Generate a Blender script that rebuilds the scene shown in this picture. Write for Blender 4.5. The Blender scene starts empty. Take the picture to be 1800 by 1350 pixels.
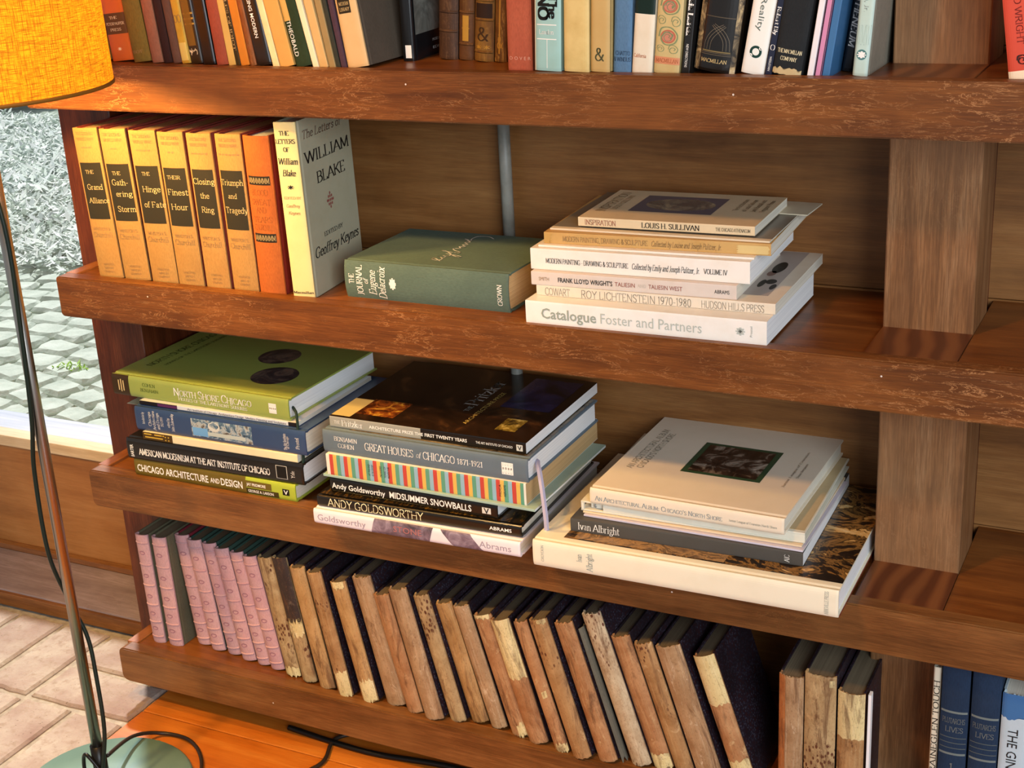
import bpy, bmesh, math, random
from mathutils import Vector, Matrix
random.seed(7)
C = bpy.context.scene.collection
SC = bpy.context.scene
R = math.radians

# ---------------------------------------------------------------- camera, world, lights, exposure
CAM = Vector((1.5253, -1.5086, 0.5482))
FPX, PITCH, YAW, ROLL = 2536.9, 0.3544, 0.4796, -0.0567
cy_, sy_, cp_, sp_ = math.cos(YAW), math.sin(YAW), math.cos(PITCH), math.sin(PITCH)
fwd = Vector((-sy_*cp_, cy_*cp_, -sp_)); rt = Vector((cy_, sy_, 0)); up = rt.cross(fwd)
rt2 = rt*math.cos(ROLL)+up*math.sin(ROLL); up2 = -rt*math.sin(ROLL)+up*math.cos(ROLL)
cam = bpy.data.objects.new('camera', bpy.data.cameras.new('camera')); C.objects.link(cam)
m = Matrix.Identity(4)
for i in range(3):
    m[i][0] = rt2[i]; m[i][1] = up2[i]; m[i][2] = -fwd[i]; m[i][3] = CAM[i]
cam.matrix_world = m
cam.data.sensor_width = 36; cam.data.lens = FPX/1800*36
cam.data.clip_start = 0.02
SC.camera = cam

w = bpy.data.worlds.new('sky'); SC.world = w; w.use_nodes = True
bg = w.node_tree.nodes['Background']
bg.inputs[0].default_value = (0.84, 0.92, 1.0, 1); bg.inputs[1].default_value = 0.45

def lamp(name, typ, loc, energy, col, **k):
    l = bpy.data.lights.new(name, typ); l.energy = energy; l.color = col
    o = bpy.data.objects.new(name, l); C.objects.link(o); o.location = loc
    for a, b in k.items(): setattr(l, a, b)
    return o
def aim(o, tgt):
    o.rotation_euler = (Vector(tgt)-o.location).to_track_quat('-Z', 'Y').to_euler()
LAMP = (0.14, -0.21)
sun = lamp('sun', 'SUN', (-3, 4, 5), 4.8, (1.0, 0.98, 0.96), angle=R(3))
sun.rotation_euler = Vector((0.50, -0.62, -0.95)).to_track_quat('-Z', 'Y').to_euler()
bulb = lamp('bulb_light', 'POINT', (LAMP[0], LAMP[1], 0.37), 21.0, (1.0, 0.60, 0.17), shadow_soft_size=0.03)
spot = lamp('room_spotlight', 'SPOT', (0.45, -1.25, 1.62), 72, (1.0, 0.48, 0.13), shadow_soft_size=0.09, spot_size=R(70), spot_blend=0.6)
aim(spot, (0.85, 0.05, -0.25))
spot2 = lamp('added_spotlight_left', 'SPOT', (-0.05, -1.22, 1.62), 115, (1.0, 0.60, 0.22), shadow_soft_size=0.06, spot_size=R(42), spot_blend=0.8)  # unseen extra lamp, added to warm the left end of the shelves
aim(spot2, (0.22, 0.0, -0.25))
win = lamp('room_window_daylight', 'AREA', (2.9, -2.4, 0.9), 88, (0.84, 0.92, 1.0), shape='RECTANGLE', size=1.6, size_y=1.5)
aim(win, (1.0, 0.0, -0.1))
SC.view_settings.view_transform = 'Standard'; SC.view_settings.look = 'None'
SC.view_settings.exposure = 0.0; SC.view_settings.gamma = 1.0; SC.view_settings.use_curve_mapping = False

# ---------------------------------------------------------------- materials
def lin(c):
    if isinstance(c, str):
        c = [int(c[i:i+2], 16)/255 for i in (0, 2, 4)]
    return tuple(((v/12.92) if v <= 0.04045 else ((v+0.055)/1.055)**2.4) for v in c)+(1,)
MC = {}
class NT:
    def __init__(s, name):
        s.m = bpy.data.materials.new(name); s.m.use_nodes = True; s.t = s.m.node_tree
        s.b = s.t.nodes['Principled BSDF']
    def n(s, typ, **k):
        x = s.t.nodes.new(typ)
        for a, b in k.items():
            if a in x.inputs.keys(): x.inputs[a].default_value = b
            else: setattr(x, a, b)
        return x
    def l(s, a, b): s.t.links.new(a, b)
    def coord(s, scale=(1, 1, 1), rnd=True, rot=(0, 0, 0)):
        tc = s.n('ShaderNodeTexCoord'); mp = s.n('ShaderNodeMapping'); mp.inputs['Scale'].default_value = scale
        mp.inputs['Rotation'].default_value = rot
        if rnd:
            oi = s.n('ShaderNodeObjectInfo'); mu = s.n('ShaderNodeVectorMath', operation='MULTIPLY_ADD')
            cb = s.n('ShaderNodeCombineXYZ')
            for i in range(3): s.l(oi.outputs['Random'], cb.inputs[i])
            mu.inputs[1].default_value = (7.3, 3.1, 5.7)
            s.l(cb.outputs[0], mu.inputs[0]); s.l(tc.outputs['Object'], mu.inputs[2]); s.l(mu.outputs[0], mp.inputs[0])
        else: s.l(tc.outputs['Object'], mp.inputs[0])
        return mp.outputs[0]
    def noise(s, v, scale, detail=4, rough=0.6, dist=0):
        x = s.n('ShaderNodeTexNoise'); x.inputs['Scale'].default_value = scale; x.inputs['Detail'].default_value = detail
        x.inputs['Roughness'].default_value = rough; x.inputs['Distortion'].default_value = dist
        s.l(v, x.inputs['Vector']); return x.outputs['Fac']
    def ramp(s, f, stops, interp='LINEAR'):
        x = s.n('ShaderNodeValToRGB'); x.color_ramp.interpolation = interp; e = x.color_ramp.elements
        while len(e) > 1: e.remove(e[0])
        e[0].position = stops[0][0]; e[0].color = lin(stops[0][1]) if len(stops[0][1]) != 4 else stops[0][1]
        for p, c in stops[1:]:
            q = e.new(p); q.color = lin(c) if len(c) != 4 else c
        s.l(f, x.inputs[0]); return x.outputs[0]
    def mix(s, f, a, b, typ='MIX'):
        x = s.n('ShaderNodeMix', data_type='RGBA', blend_type=typ)
        if isinstance(f, (int, float)): x.inputs[0].default_value = f
        else: s.l(f, x.inputs[0])
        for v, k in ((a, 6), (b, 7)):
            if isinstance(v, (tuple, str)): x.inputs[k].default_value = lin(v) if len(v) != 4 else v
            else: s.l(v, x.inputs[k])
        return x.outputs[2]
    def bump(s, f, strength=0.3, dist=0.001):
        x = s.n('ShaderNodeBump'); x.inputs['Strength'].default_value = strength; x.inputs['Distance'].default_value = dist
        s.l(f, x.inputs['Height']); s.l(x.outputs[0], s.b.inputs['Normal'])
    def out(s, col=None, rough=0.6, spec=0.3, **k):
        if col is not None:
            if isinstance(col, (tuple, str)): s.b.inputs['Base Color'].default_value = lin(col)
            else: s.l(col, s.b.inputs['Base Color'])
        if isinstance(rough, (int, float)): s.b.inputs['Roughness'].default_value = rough
        else: s.l(rough, s.b.inputs['Roughness'])
        s.b.inputs['Specular IOR Level'].default_value = spec
        for a, b in k.items(): s.b.inputs[a].default_value = b
        return s.m
W4 = (1, 1, 1, 1); K4 = (0, 0, 0, 1)

def wood(name, dark, mid, light, axis='x', scale=1.0, scr=0.0, rough=0.42, contrast=1.0):
    if name in MC: return MC[name]
    s = NT(name)
    st = {'x': (1.2, 14, 14), 'z': (14, 14, 1.2), 'y': (14, 1.2, 14)}[axis]
    v = s.coord(tuple(a*scale for a in st))
    n1 = s.noise(v, 3.0, 6, 0.65, 0.4)
    c = s.ramp(n1, [(0.25, dark), (0.5, mid), (0.78, light)])
    st2 = {'x': (6, 160, 160), 'z': (160, 160, 6), 'y': (160, 6, 160)}[axis]
    v2 = s.coord(st2); n2 = s.noise(v2, 4, 3, 0.7)
    c = s.mix(s.ramp(n2, [(0.42, (0.45*contrast,)*3+(1,)), (0.62, K4)]), c, dark)
    v3 = s.coord((2.2, 2.2, 2.2)); n3 = s.noise(v3, 2.5, 4, 0.6)
    c = s.mix(s.ramp(n3, [(0.45, K4), (0.75, (0.45, 0.45, 0.45, 1))]), c, light)
    if scr:
        va = s.coord({'x': (9, 34, 44), 'z': (34, 34, 9), 'y': (34, 9, 34)}[axis])
        na = s.noise(va, 1.9, 9, 0.66, 0.9)
        band = s.ramp(na, [(0.488, K4), (0.499, W4), (0.502, W4), (0.512, K4)])
        vb = s.coord((5, 5, 5)); nb = s.noise(vb, 1.6, 3, 0.6)
        gate = s.ramp(nb, [(0.44, K4), (0.62, (scr, scr, scr, 1))])
        mm = s.mix(1.0, band, gate, 'MULTIPLY')
        c = s.mix(mm, c, light if scr < 0.6 else 'CC9460')
    s.bump(n2, 0.25, 0.0006)
    MC[name] = s.out(c, rough, 0.35); return MC[name]

FASC = wood('redwood_fascia', '46240C', '74431A', '925A28', 'x', 1.0, 0.66)
FASC4 = wood('redwood_plain', '482A10', '7C4E26', '9A6A3A', 'x', 1.0, 0.3)
SHELF = wood('shelf_plywood', '4E260C', '7C461A', '98602C', 'x', 1.0, 0, 0.33)
SHELFY = wood('shelf_end_strip', '5E3216', '94562B', 'AF7443', 'y', 1.0, 0, 0.4)
POST = wood('post_wood', '5A3A20', '8A5E38', 'A67E58', 'z', 1.0, 0.3, 0.5, 1.3)
POSTD = wood('left_post_wood', '341407', '5E2A13', '7A4023', 'z', 1.0, 0.25, 0.4, 1.2)
BACK = wood('back_plywood', '583414', '85562A', '9E7040', 'x', 0.8, 0, 0.5, 0.7)
WALLW = wood('wall_panel_wood', '7C4C24', 'A6703C', 'BC8A54', 'x', 0.5, 0, 0.35, 0.6)
LEDGE = wood('ledge_wood_sky_sheen', '665A5E', '8A7C80', 'A89CA4', 'x', 0.7, 0.3, 0.16)  # grey-purple sky sheen is painted into the wood tones
PLANK = wood('polished_plank', '9A4A10', 'C46A1C', 'D98A35', 'x', 0.6, 0, 0.3, 0.8)

def grainy():
    s = NT('cross_board_grain'); v = s.coord((5, 2.5, 9)); 
    wv = s.n('ShaderNodeTexWave', wave_type='BANDS', bands_direction='X'); wv.inputs['Scale'].default_value = 2.2
    wv.inputs['Distortion'].default_value = 9; wv.inputs['Detail'].default_value = 2; wv.inputs['Detail Scale'].default_value = 0.7
    s.l(v, wv.inputs['Vector'])
    c = s.ramp(wv.outputs['Fac'], [(0.15, '542A14'), (0.5, '683A1E'), (0.9, '784826')])
    return s.out(c, 0.3, 0.4)
CROSS = grainy()

def cloth(col, v2=None, rough=0.85, fine=1.0):
    k = ('cloth', col, v2)
    if k in MC: return MC[k]
    s = NT('cloth_'+col); v = s.coord((1, 1, 1))
    n = s.noise(s.coord((900, 900, 220)), 1, 2); n2 = s.noise(v, 18, 4)
    d = tuple(x*0.62 for x in lin(col)[:3])+(1,)
    c = s.mix(s.ramp(n, [(0.4, K4), (0.7, (0.5, 0.5, 0.5, 1))]), lin(col), d)
    c = s.mix(s.ramp(n2, [(0.45, K4), (0.8, (0.6, 0.6, 0.6, 1))]), c, lin(v2) if v2 else d)
    s.bump(n, 0.35, 0.0004)
    MC[k] = s.out(c, rough, 0.2); return MC[k]
def paper(col, rough=0.55, mottle=0.25, spec=0.3):
    k = ('paper', col, rough)
    if k in MC: return MC[k]
    s = NT('jacket_paper_'+col); n = s.noise(s.coord((1, 1, 1)), 30, 5)
    d = tuple(x*y for x, y in zip(lin(col)[:3], (0.8, 0.74, 0.62)))+(1,)
    c = s.mix(s.ramp(n, [(0.45, K4), (0.8, (mottle*1.6,)*3+(1,))]), lin(col), d)
    MC[k] = s.out(c, rough, spec); return MC[k]
def gloss(col, rough=0.22): return paper(col, rough, 0.12, 0.5)
def leather(col, col2, spot='5A3420', spots=0.0, rough=0.6, wear='C9AC7C'):
    k = ('lea', col, col2, spots)
    if k in MC: return MC[k]
    s = NT('old_leather_'+col); v = s.coord((1, 1, 1))
    n = s.noise(v, 22, 6, 0.65, 0.6); c = s.ramp(n, [(0.3, col2), (0.62, col)])
    n3 = s.noise(s.coord((260, 260, 14)), 1, 4, 0.7)
    c = s.mix(s.ramp(n3, [(0.52, K4), (0.72, (0.35, 0.35, 0.35, 1))]), c, wear)
    if spots:
        vo = s.n('ShaderNodeTexVoronoi'); vo.inputs['Scale'].default_value = 1; s.l(s.coord((240, 240, 130)), vo.inputs['Vector'])
        g = s.ramp(vo.outputs['Distance'], [(0.24+0.1*spots, W4), (0.36+0.1*spots, K4)])
        g2 = s.ramp(s.noise(v, 14, 2), [(0.56, K4), (0.62, W4)])
        c = s.mix(s.mix(1.0, g, g2, 'MULTIPLY'), c, spot)
    st = s.noise(s.coord((55, 55, 9)), 1, 6, 0.75, 0.8)
    c = s.mix(s.ramp(st, [(0.52, K4), (0.64, (0.75, 0.75, 0.75, 1))]), c, '5E3E26')
    s2 = s.noise(s.coord((30, 30, 16)), 1, 8, 0.8, 1.2)
    c = s.mix(s.ramp(s2, [(0.58, K4), (0.66, (0.7, 0.7, 0.7, 1))]), c, wear)
    s3 = s.noise(s.coord((500, 500, 300)), 1, 3, 0.7)
    c = s.mix(s.ramp(s3, [(0.55, K4), (0.7, (0.5, 0.5, 0.5, 1))]), c, '6A4A30')
    s.bump(n, 0.5, 0.0012)
    MC[k] = s.out(c, rough, 0.3); return MC[k]
def marbled():
    s = NT('marbled_board_paper'); v = s.coord((1, 1, 1))
    vo = s.n('ShaderNodeTexVoronoi', feature='F1'); vo.inputs['Scale'].default_value = 260; s.l(v, vo.inputs['Vector'])
    c = s.ramp(vo.outputs['Distance'], [(0.0, '5A5660'), (0.25, '38323C'), (0.45, '221C26'), (0.8, '301A1C')])
    n = s.noise(v, 12, 3); c = s.mix(s.ramp(n, [(0.45, K4), (0.6, (0.7, 0.7, 0.7, 1))]), c, '1C1418')
    return s.out(c, 0.45, 0.3)
MARB = marbled()
def pages(col='D9CDB0', d='A08C66'):
    k = ('pg', col)
    if k in MC: return MC[k]
    s = NT('page_edges_'+col)
    n = s.noise(s.coord((1600, 3, 3)), 1, 3, 0.6)
    c = s.mix(s.ramp(n, [(0.4, K4), (0.7, (0.6, 0.6, 0.6, 1))]), col, d)
    s.bump(n, 0.3, 0.0003)
    MC[k] = s.out(c, 0.8, 0.15); return MC[k]
PG = pages('E8E2D2', 'B8AE98'); PGW = pages('F2F2F0', 'C4C6C8'); PGO = pages('CFAE7E', '9A7644'); PGD = pages('5A4C3A', '352B20')
def photo(name, stops, scale=14, dist=1.5, rough=0.25, stretch=(1, 1, 1)):
    s = NT(name); n = s.noise(s.coord(stretch, False), scale, 7, 0.62, dist)
    return s.out(s.ramp(n, stops), rough, 0.5)

# ---------------------------------------------------------------- mesh helpers
def obj(name, bm, mats, parent=None, loc=(0, 0, 0), smooth=False):
    me = bpy.data.meshes.new(name)
    if isinstance(bm, tuple): me.from_pydata(bm[0], [], bm[1])
    else: bm.to_mesh(me); bm.free()
    if not isinstance(mats, (list, tuple)): mats = [mats]
    for x in mats: me.materials.append(x)
    if isinstance(bm, tuple) and len(bm) > 2:
        for p, i in zip(me.polygons, bm[2]): p.material_index = i
    if smooth:
        for p in me.polygons: p.use_smooth = True
    o = bpy.data.objects.new(name, me); C.objects.link(o); o.location = loc
    if parent: o.parent = parent
    return o
def empty(name, loc=(0, 0, 0)):
    o = bpy.data.objects.new(name, None); C.objects.link(o); o.location = loc; o.empty_display_size = 0.02
    return o
def tag(o, label=None, cat=None, group=None, kind=None):
    if label: o['label'] = label
    if cat: o['category'] = cat
    if group: o['group'] = group
    if kind: o['kind'] = kind
    return o
def box_bm(x0, x1, y0, y1, z0, z1, bev=0.0, seg=2, bm=None):
    bm = bm or bmesh.new()
    r = bmesh.ops.create_cube(bm, size=1)
    for v in r['verts']:
        v.co = Vector((x0+(v.co.x+.5)*(x1-x0), y0+(v.co.y+.5)*(y1-y0), z0+(v.co.z+.5)*(z1-z0)))
    if bev:
        bmesh.ops.bevel(bm, geom=list({e for v in r['verts'] for e in v.link_edges}), offset=bev, segments=seg, affect='EDGES', profile=0.6)
    return bm
def tube(pts, rad, n=10, smooth_n=6, cap=True):
    P = [Vector(p) for p in pts]
    if smooth_n and len(P) > 2:
        Q = []
        for i in range(len(P)-1):
            a, b, c, d = P[max(i-1, 0)], P[i], P[i+1], P[min(i+2, len(P)-1)]
            for k in range(smooth_n):
                t = k/smooth_n
                Q.append(0.5*((2*b)+(c-a)*t+(2*a-5*b+4*c-d)*t*t+(-a+3*b-3*c+d)*t**3))
        Q.append(P[-1]); P = Q
    rad = rad if callable(rad) else (lambda t, r=rad: r)
    vs, fs = [], []
    prev = None
    for i, p in enumerate(P):
        d = (P[min(i+1, len(P)-1)]-P[max(i-1, 0)]).normalized()
        if prev is None:
            ref = Vector((0, 0, 1)) if abs(d.z) < 0.9 else Vector((1, 0, 0)); u = d.cross(ref).normalized()
        else: u = (prev-d*prev.dot(d)).normalized()
        prev = u; v = d.cross(u); r = rad(i/(len(P)-1))
        for k in range(n):
            a = 2*math.pi*k/n; vs.append(tuple(p+u*math.cos(a)*r+v*math.sin(a)*r))
    for i in range(len(P)-1):
        for k in range(n):
            k2 = (k+1) % n; fs.append((i*n+k, i*n+k2, (i+1)*n+k2, (i+1)*n+k))
    if cap: fs.append(tuple(range(n-1, -1, -1))); fs.append(tuple((len(P)-1)*n+k for k in range(n)))
    return (vs, fs)
def lathe(prof, n=48):
    vs, fs = [], []
    for r, z in prof:
        for k in range(n):
            a = 2*math.pi*k/n; vs.append((r*math.cos(a), r*math.sin(a), z))
    for i in range(len(prof)-1):
        for k in range(n):
            k2 = (k+1) % n; fs.append((i*n+k, i*n+k2, (i+1)*n+k2, (i+1)*n+k))
    return (vs, fs)

# ---------------------------------------------------------------- lettering: broad-nib serif strokes
GL = {}
for ln in '''A 9 0,0 4.5,10 9,0|1.8,3.5 7.2,3.5
B 7.6 1,0 1,10|~1,10 4,10 6.2,9 6.2,6.5 4,5.3 1,5.3|~1,5.3 4.5,5.3 7,4 7,1.5 4.5,0 1,0
C 8.6 ~8,8 6.5,9.8 4.5,10 1.5,8.5 .6,5 1.5,1.5 4.5,0 6.8,.3 8.2,2
D 9 1,0 1,10|~1,10 4.5,10 7.5,8.3 8.5,5 7.5,1.7 4.5,0 1,0
E 7.2 1,0 1,10|1,10 6.3,10 6.3,8.5|1,5.2 5,5.2|1,0 6.6,0 6.6,1.7
F 6.8 1,0 1,10|1,10 6.3,10 6.3,8.5|1,5 5,5
G 9.4 ~8,8 6.5,9.8 4.5,10 1.5,8.5 .6,5 1.5,1.5 4.5,0 6.8,.2 8,1|8,1 8,4.3|6.3,4.4 9.2,4.4
H 9 1,0 1,10|8,0 8,10|1,5.2 8,5.2
I 3.4 1.7,0 1.7,10
J 4.8 3.2,10 3.2,2|~3.2,2 2.5,0 .6,-.5
K 8.6 1,0 1,10|8,10 1.2,4.5|3,6 8.3,0
L 7 1,0 1,10|1,0 6.4,0 6.4,1.8
M 11 1,0 1.3,10 5.5,1 9.7,10 10,0
N 9.5 1.2,0 1.2,10 8.3,0 8.3,10
O 9.5 ~4.7,10 1.5,8.4 .6,5 1.5,1.6 4.7,0 8,1.6 8.9,5 8,8.4 4.7,10
P 7.4 1,0 1,10|~1,10 4.2,10 6.8,9 6.8,6 4.2,4.7 1,4.7
Q 9.5 ~4.7,10 1.5,8.4 .6,5 1.5,1.6 4.7,0 8,1.6 8.9,5 8,8.4 4.7,10|.5,1 8.5,-2
R 8.2 1,0 1,10|~1,10 4.2,10 6.6,9 6.6,6.2 4.2,5 1,5|3.8,4.8 7.9,0
S 6.8 ~6,8.3 4.8,9.8 3,10 1,9 .8,7 3,5.5 5.5,4 6,2 4.8,.3 2.8,0 .6,1.8
T 8 4,0 4,10|.5,8.6 .5,10 7.5,10 7.5,8.6
U 9 1.2,10 1.2,3|~1.2,3 2.2,.6 4.6,0 7,.6 8,3|8,3 8,10
V 9 0.3,10 4.6,0 8.8,10
W 13 .3,10 3.7,0 6.7,10 9.8,0 12.8,10
X 9 .8,10 8.3,0|8,10 .8,0
Y 8.4 .4,10 4.2,5 8,10|4.2,5 4.2,0
Z 7.6 .8,8.7 .8,10 7,10 .6,0 7.2,0 7.2,1.6
a 5.6 ~1,5.5 2.5,6.6 4.2,5.6 4.2,1 5.4,.2|~4.2,4 2,3.4 .8,1.8 1.6,.1 3,.3 4.2,1.4
b 6.2 1,10 1,0|~1,5 3,6.6 5,6 5.8,3.3 5,.6 3,0 1,1.2
c 5 ~4.8,5.4 3.2,6.5 1.3,5.5 .6,3.2 1.5,.7 3.2,0 4.9,1.2
d 6.4 5.3,10 5.3,0|~5.3,5.2 3.3,6.5 1.3,5.6 .6,3 1.5,.5 3.3,0 5.3,1.2
e 5.2 ~.8,3.6 4.8,3.8 4.3,5.8 2.9,6.5 1.1,5.6 .6,3.2 1.4,.8 3.2,0 4.8,1.2
f 3.8 1.6,0 1.6,7.5|~1.6,7.5 2.3,9.8 4.2,9.6|.3,6.4 3.6,6.4
g 5.8 ~4.9,5.3 2.8,6.5 .9,5.2 .9,3.4 2.8,2.3 4.6,3.4 4.7,5.2|5.6,6.4 4.3,6.2|~2.3,2.3 1.2,1.3 3,.4 5.2,-.4 5,-2.3 2.8,-3.1 .8,-2.3 1,-.6 2.4,.3
h 6.2 1,10 1,0|~1,4.8 2.8,6.4 4.6,6.1 5.2,4.5|5.2,4.5 5.2,0
i 2.8 1.4,6.5 1.4,0|*1.4,8.8 1.4,9.4
j 2.8 1.8,6.5 1.8,-1|~1.8,-1 1.2,-2.8 -.2,-2.8|*1.8,8.8 1.8,9.4
k 5.8 1,10 1,0|5.2,6.5 1.2,3|2.6,4.2 5.6,0
l 2.8 1.4,10 1.4,0
m 9.4 1,6.5 1,0|~1,4.8 2.5,6.4 4.1,6.1 4.8,4.5|4.8,4.5 4.8,0|~4.8,4.8 6.3,6.4 7.9,6.1 8.5,4.5|8.5,4.5 8.5,0
n 6.2 1,6.5 1,0|~1,4.8 2.8,6.4 4.6,6.1 5.2,4.5|5.2,4.5 5.2,0
o 6 ~3,6.5 1.2,5.5 .6,3.2 1.2,.9 3,0 4.9,.9 5.5,3.2 4.9,5.5 3,6.5
p 6.2 1,6.5 1,-3|~1,5 3,6.6 5,6 5.8,3.3 5,.6 3,0 1,1.2
q 6.2 5.3,6.5 5.3,-3|~5.3,5.2 3.3,6.5 1.3,5.6 .6,3 1.5,.5 3.3,0 5.3,1.2
r 4.4 1,6.5 1,0|~1,4.5 2.3,6.2 4,6.1
s 4.6 ~4,5.3 2.5,6.5 .9,5.3 1.4,3.9 3.6,2.8 4,1.2 2.4,0 .6,1.2
t 3.8 ~1.6,8.5 1.6,1.2 2.4,0 3.8,.7|.3,6.4 3.6,6.4
u 6.2 1,6.5 1,2|~1,2 1.6,.3 3.2,.1 5,1.6|5,6.5 5,0
v 5.8 .4,6.5 2.9,0 5.4,6.5
w 8.6 .4,6.5 2.3,0 4.3,6.5 6.3,0 8.2,6.5
x 5.6 .6,6.5 5,0|5,6.5 .6,0
y 5.6 .4,6.5 2.9,0|~5.4,6.5 2.6,-1 1.6,-2.8 .2,-2.8
z 5.2 .6,5.6 .6,6.5 4.6,6.5 .5,0 4.8,0 4.8,1
0 6.4 ~3.2,10 1.2,8.4 .7,5 1.2,1.6 3.2,0 5.2,1.6 5.7,5 5.2,8.4 3.2,10
1 4 1,8.5 2.3,10|2.3,10 2.3,0
2 6.2 ~.8,7.5 1.6,9.6 3.4,10 5.3,8.8 5,6.5 2.5,3 .6,0|.6,0 5.6,0 5.6,1.5
3 6 ~.8,9 3,10 5,8.5 4,6 2.5,5.3 4.8,4.5 5.3,2 3.5,0 .6,1
4 6.4 4.5,0 4.5,10 .5,3 6,3
5 6 5,10 1.5,10 1.2,5.8|~1.2,5.8 3.5,6.2 5.3,4.5 5,1.5 3,0 .6,1
6 6.2 ~5,9.6 2.5,8.5 .8,5 1,1.8 3,0 5.2,1.2 5.4,4 3.6,5.8 1,4.4
7 6 .6,8.5 .6,10 5.5,10 2.2,0
8 6.2 ~3.1,5.3 1.1,7.3 3.1,10 5.1,7.5 3.1,5.3 .8,2.6 3.1,0 5.4,2.6 3.1,5.3
9 6.2 ~5.2,5.6 3,4.3 .9,6 1,8.8 3.1,10 5.2,8.4 5.2,5 3.8,1.6 1.2,.4
- 4 *.6,3.6 3.4,3.6
. 2.6 *1.2,0 1.2,.6
, 2.6 ~1.3,.5 1.4,-.5 .8,-1.8
' 2.4 *1.2,9.8 1.2,7.6
: 2.8 *1.3,.2 1.3,.8|*1.3,5 1.3,5.6
* 8 *.6,5 7.4,5|*4,1.6 4,8.4|*1.6,2.6 6.4,7.4|*1.6,7.4 6.4,2.6
@ 10 ~1,5 2,9 6,9.5 9,6 8,2 4,1 2,4 4,7 7,6 6,4
^ 10 ~.5,0 1,4 3,7.5 6.5,10|~9.5,0 9,4 7,7.5 3.5,10|~1.6,0 2,3.8 3.8,6.8 7,9.6|~8.4,0 8,3.8 6.2,6.8 3,9.6|~2.7,0 3,3.4 4.6,6.2 7.4,9.2|~7.3,0 7,3.4 5.4,6.2 2.6,9.2
~ 60 ~2,3 5,7 3,8 2,5 5,3 8,5 9,7 8,4 11,4 12,6 12,3 15,3 16,6 15,-2 13,-3 14,1 18,5 21,9 20,10 20,2 22,1 24,5 27,7 29,4 32,6 33,3 36,6 38,4 41,7 43,5 46,8 48,10 46,6 50,7 56,6 58,1 55,-3
& 9 ~8,5 6,1.5 3,0 .8,2 1.5,4.5 4.5,6.5 5,9 3.2,10 2,8.3 3,6 8,0'''.split('\n'):
    ch, wd, st = ln.split(' ', 2)
    L = []
    for s_ in st.split('|'):
        k = 'l'
        if s_[0] == '~': k = 'c'; s_ = s_[1:]
        elif s_[0] == '*': k = 'n'; s_ = s_[1:]
        try: L.append((k, [tuple(map(float, p.split(','))) for p in s_.split()]))
        except ValueError: print('bad glyph', ln)
    GL[ch] = (float(wd), L)
def catmull(P, n=5):
    Q = []
    for i in range(len(P)-1):
        a, b, c, d = P[max(i-1, 0)], P[i], P[i+1], P[min(i+2, len(P)-1)]
        for k in range(n):
            t = k/n
            Q.append(tuple(0.5*((2*b[j])+(c[j]-a[j])*t+(2*a[j]-5*b[j]+4*c[j]-d[j])*t*t+(-a[j]+3*b[j]-3*c[j]+d[j])*t**3) for j in (0, 1)))
    Q.append(P[-1]); return Q
def hull(pts):
    pts = sorted(set(pts))
    def half(ps):
        o = []
        for p in ps:
            while len(o) > 1 and (o[-1][0]-o[-2][0])*(p[1]-o[-2][1])-(o[-1][1]-o[-2][1])*(p[0]-o[-2][0]) <= 1e-9: o.pop()
            o.append(p)
        return o
    a = half(pts); b = half(pts[::-1]); return a[:-1]+b[:-1]
def serif_text(s, nib=1.25, thin=0.45, ital=0.0, small=None, gap=0.9, serifs=True):
    """2-D polygons, cap height 10; returns (polys, width)"""
    out = []; x = 0
    prevsp = True
    for ch in s:
        if ch == ' ': x += 3.6; prevsp = True; continue
        k = 1.0
        if small and ch.islower(): ch = ch.upper(); k = small
        if ch not in GL: x += 3; continue
        wd, L = GL[ch]
        def quad(p, q, a, b):
            return hull([(p[0]+i*a/2, p[1]+j*b/2) for i in (-1, 1) for j in (-1, 1)]+[(q[0]+i*a/2, q[1]+j*b/2) for i in (-1, 1) for j in (-1, 1)])
        for kind, P in L:
            Q = catmull(P, 4) if kind == 'c' else P
            for i in range(len(Q)-1):
                out.append([(x+k*px+ital*k*py, k*py) for px, py in quad(Q[i], Q[i+1], nib, thin)])
            if kind == 'l' and serifs:
                for e, f in ((Q[0], Q[1]), (Q[-1], Q[-2])):
                    if abs(e[1]-f[1]) > 0.7*abs(e[0]-f[0]) and (e[1] in (0, 10, 6.5, -3)) and abs(e[1]-f[1]) > 2:
                        out.append([(x+k*px+ital*k*py, k*py) for px, py in quad((e[0]-1.25, e[1]), (e[0]+1.25, e[1]), 0.3, thin)])
        x += (wd+gap)*k
    return out, max(x-gap, 1)
_tc = {}
def sans_text(s, bold=False, space=1.0):
    k = (s, bold, space)
    if k in _tc: return _tc[k]
    cu = bpy.data.curves.new('t', 'FONT'); cu.body = s; cu.size = 1; cu.resolution_u = 2; cu.space_character = space
    if bold: cu.offset = 0.016
    o = bpy.data.objects.new('t', cu); me = o.to_mesh()
    vs = [(v.co.x, v.co.y) for v in me.vertices]; fs = [[vs[i] for i in p.vertices] for p in me.polygons]
    o.to_mesh_clear(); bpy.data.objects.remove(o); bpy.data.curves.remove(cu)
    if not fs: return [], 1
    x0 = min(p[0] for f in fs for p in f); x1 = max(p[0] for f in fs for p in f)
    fs = [[((p[0]-x0)/0.0729, p[1]/0.0729) for p in f] for f in fs]
    _tc[k] = (fs, (x1-x0)/0.0729); return _tc[k]

# ---------------------------------------------------------------- books
class Face:
    """maps (a along from head 0..1, b across 0..1) onto a book face"""
def T_(face, mode, s, lo, hi, c, cap, mat, font='serif', **k):
    return ('T', face, mode, s, lo, hi, c, cap, mat, font, k)
def P_(face, a0, a1, b0, b1, mat, name='title_panel', **k): return ('P', face, a0, a1, b0, b1, mat, name, k)
def E_(face, a, b, ra, rb, mat, name='cover_picture'): return ('E', face, a, b, ra, rb, mat, name)

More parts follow.
